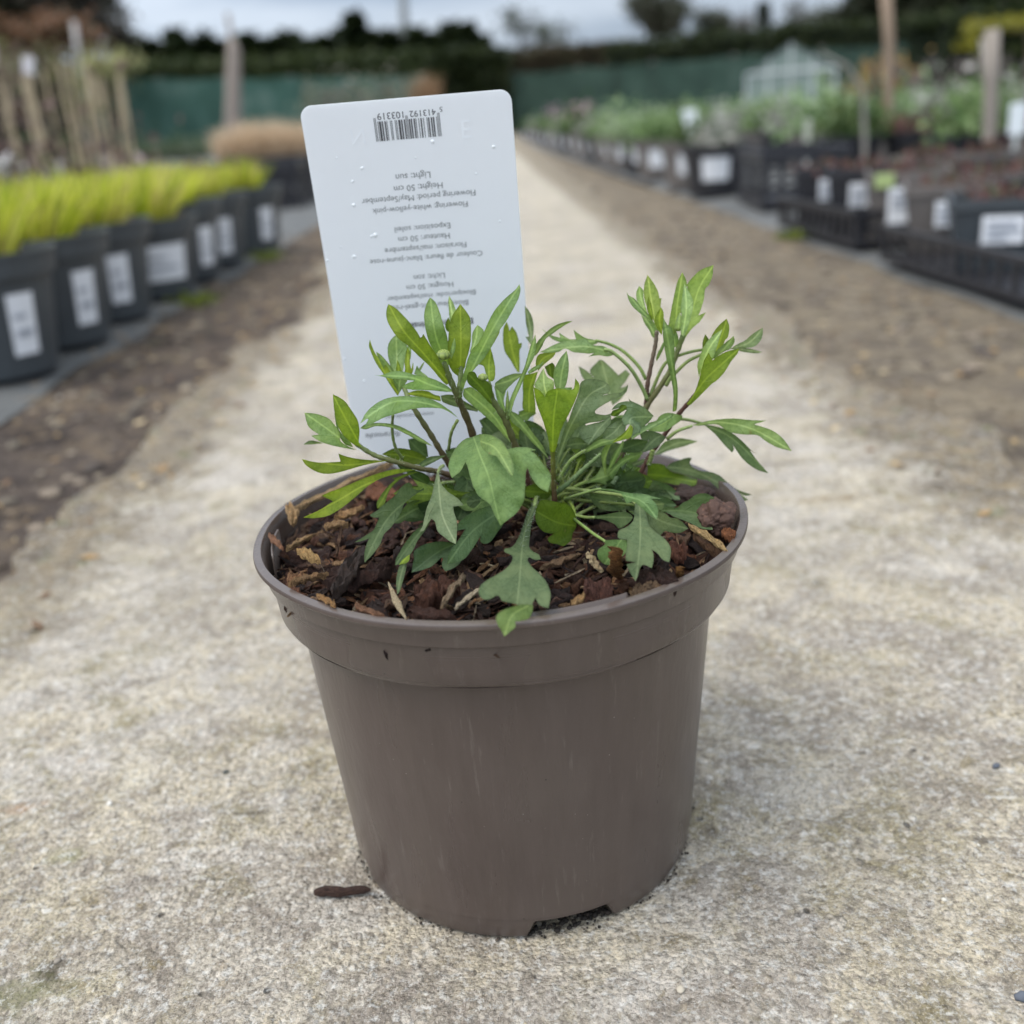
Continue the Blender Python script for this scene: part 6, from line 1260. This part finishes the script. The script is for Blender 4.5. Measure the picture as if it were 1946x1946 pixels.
# trees on the left
BK = (.13, .115, .10)
def tr(name, lab, px, py, y, R, c, seed, **k):
    x, z = xat(px, py, y); return twig_tree(name, lab, x, y, z * 1.05 if z > 0 else 3, R, c, seed, **k)
tr('bare_tree', 'big grey bare tree at the upper left', 95, -90, 24, 1.1, BK, 31, depth=6, leafc=[(.11, .10, .08), (.15, .13, .11), (.08, .08, .055)], nl=6000)
tr('bare_tree', 'dark green-brown tree at the left edge of the sky', 30, -110, 26, 1.1, (.07, .065, .05), 33, depth=6, leafc=[(.05, .06, .03), (.08, .075, .05), (.035, .045, .025)], nl=6000)
tr('red_tree', 'reddish brown tree at the upper left corner', -10, -60, 20, 1.0, (.16, .09, .06), 32, depth=6, leafc=[(.22, .11, .06), (.16, .09, .05), (.12, .09, .05)], nl=2600)
tr('young_tree', 'yellow-green leafy young tree left of the skyline conifers', 185, 75, 9, .9, (.2, .17, .12), 34, depth=5, leafc=[(.30, .30, .12), (.2, .22, .09), (.38, .36, .17)], nl=900)
tr('young_tree', 'sparse yellowish young tree near the left edge', 95, 50, 9, .9, (.2, .17, .12), 35, depth=5, leafc=[(.26, .26, .11), (.18, .19, .09)], nl=700)
tr('young_tree', 'sparse pinkish brown young tree at the left edge above the canes', 20, 70, 8, .9, (.22, .16, .13), 38, depth=5, leafc=[(.25, .18, .14), (.16, .15, .09)], nl=700)
a, b = at_y(140, 40, 12), at_y(150, 110, 12); stake('birch_trunk', [(b.x + .03, 12, 0), b, a], .035, .028, (.40, .38, .36), 'pale slender birch trunk before the big bare tree', 'tree trunk')
hedge('hedge', 'mixed dark hedge under the big trees at the far left', (-20, 25), (-10.2, 26), 2.9, 2.6, 2, [(.05, .055, .03), (.08, .07, .045), (.035, .045, .02)], 6000, 12)
# trees on the right skyline
for i, (px, py, y, R, c, lc, nl, lab) in enumerate([
    (1020, -10, 45, .8, (.13, .13, .12), [(.09, .11, .08)], 500, 'thin pale tree with small dark crown just right of the white label'),
    (1100, 10, 46, .8, (.2, .2, .2), [(.16, .17, .16)], 300, 'faint thin grey tree left of the round grey tree'),
    (1245, -35, 42, 1.1, (.11, .105, .09), [(.10, .10, .075), (.075, .085, .055)], 5000, 'round grey-brown tree on the skyline right of centre'),
    (1340, 5, 42, .9, (.09, .095, .07), [(.06, .075, .045), (.09, .09, .065)], 2600, 'small round dark tree on the skyline'),
    (1395, -5, 44, .9, (.17, .165, .15), [(.14, .135, .12)], 1600, 'pale twiggy tree left of the pointed conifer'),
    (1520, 5, 40, 1.0, (.15, .145, .13), [(.12, .12, .10)], 2200, 'wide pale bare tree right of the pointed conifer'),
    (1590, -20, 36, 1.0, (.12, .12, .10), [(.09, .10, .07)], 3000, 'grey bare tree left of the dark trees at the right')]):
    x, z = xat(px, py, y); twig_tree('skyline_tree', lab, x, y, z, R, c, 300 + i, depth=5, leafc=lc, nl=nl, trunk=.022)
x, z = xat(1452, 5, 40); conifer('narrow pointed conifer on the skyline above the small greenhouse', x, 40, z, .8, [(.04, .055, .025), (.03, .04, .02)], 401, None, 1200, .8)
for i, (px, py, y, W_) in enumerate(((1650, -10, 30, 1.5), (1725, -60, 28, 1.8), (1800, -90, 27, 2.0), (1880, -110, 26, 2.1), (1960, -130, 25, 2.2))):
    x, z = xat(px, py, y); conifer(f'large dark evergreen at the upper right, {ORD[i]} from the left', x, y, z, W_, [(.030, .038, .020), (.045, .052, .028), (.02, .028, .014), (.06, .06, .04)], 410 + i, 'large dark evergreens at the upper right', 3200, .45)
t = thing('yellow_shrub', 'yellow foliage spray hanging at the upper right behind the grey stake', 'shrub', (3.55, 6.9, 0)); m = MB(); rnd.seed(77)
leaves(m, 900, lambda: Vector((rnd.uniform(-.38, .5), rnd.gauss(0, .1), 0)) + Vector((0, 0, .655 + rnd.gauss(0, .022))), .032, [(.30, .27, .03), (.24, .23, .03), (.17, .17, .04)])
leaves(m, 160, lambda: Vector((-.32 + rnd.gauss(0, .04), rnd.gauss(0, .05), .57 + rnd.gauss(0, .04))), .032, [(.36, .32, .03), (.2, .2, .04)]); m.build('foliage', M_BLADE, t)
m = MB(); m.tube([(0, 0, 0), (.05, 0, .4), (0, 0, .69)], [.015, .012, .006], 6, c=(.15, .12, .08)); m.tube([(0, 0, .6), (-.35, 0, .70)], [.008, .004], 5, c=(.15, .12, .08)); m.tube([(0, 0, .6), (.4, 0, .72)], [.008, .004], 5, c=(.15, .12, .08)); m.build('branches', M_ROUGH, t)
for i, (px, y) in enumerate(((1745, 6.0), (1800, 6.4), (1850, 6.2), (1910, 6.6))):
    x, z = xat(px, 110, y); t = thing('potted_sapling', f'dark bare sapling in the shade at the far right, {ORD[i]} from the left', 'sapling', (x, y, 0), 0, 'bare saplings at the far right'); m = MB(); rnd.seed(800 + i)
    for _ in range(7): m.tube([(0, 0, 0), (rnd.gauss(0, .06), rnd.gauss(0, .05), .3), (rnd.gauss(0, .12), rnd.gauss(0, .1), z)], [.012, .009, .004], 5, c=(.14, .12, .11))
    m.build('stems', M_ROUGH, t)
# moss tufts by the sheet edges
for px, py, lab in ((375, 572, 'yellow-green moss tuft at the edge of the left bed sheet'), (505, 490, 'small moss tuft beyond the left pots'), (1665, 470, 'ochre moss tuft beside the right trays'), (1510, 450, 'dull green moss tuft in the soil on the right')):
    p = at_z(px, py, -.004); m = MB(); rnd.seed(px); leaves(m, 160, lambda: Vector((rnd.gauss(0, .02), rnd.gauss(0, .02), abs(rnd.gauss(0, .006)))), .010, [(.22, .26, .04), (.14, .18, .03)] if px != 1665 else [(.26, .19, .04), (.18, .14, .04)])
    o = m.build('moss_tuft', M_BLADE); o.location = p; tag(o, lab, 'moss')
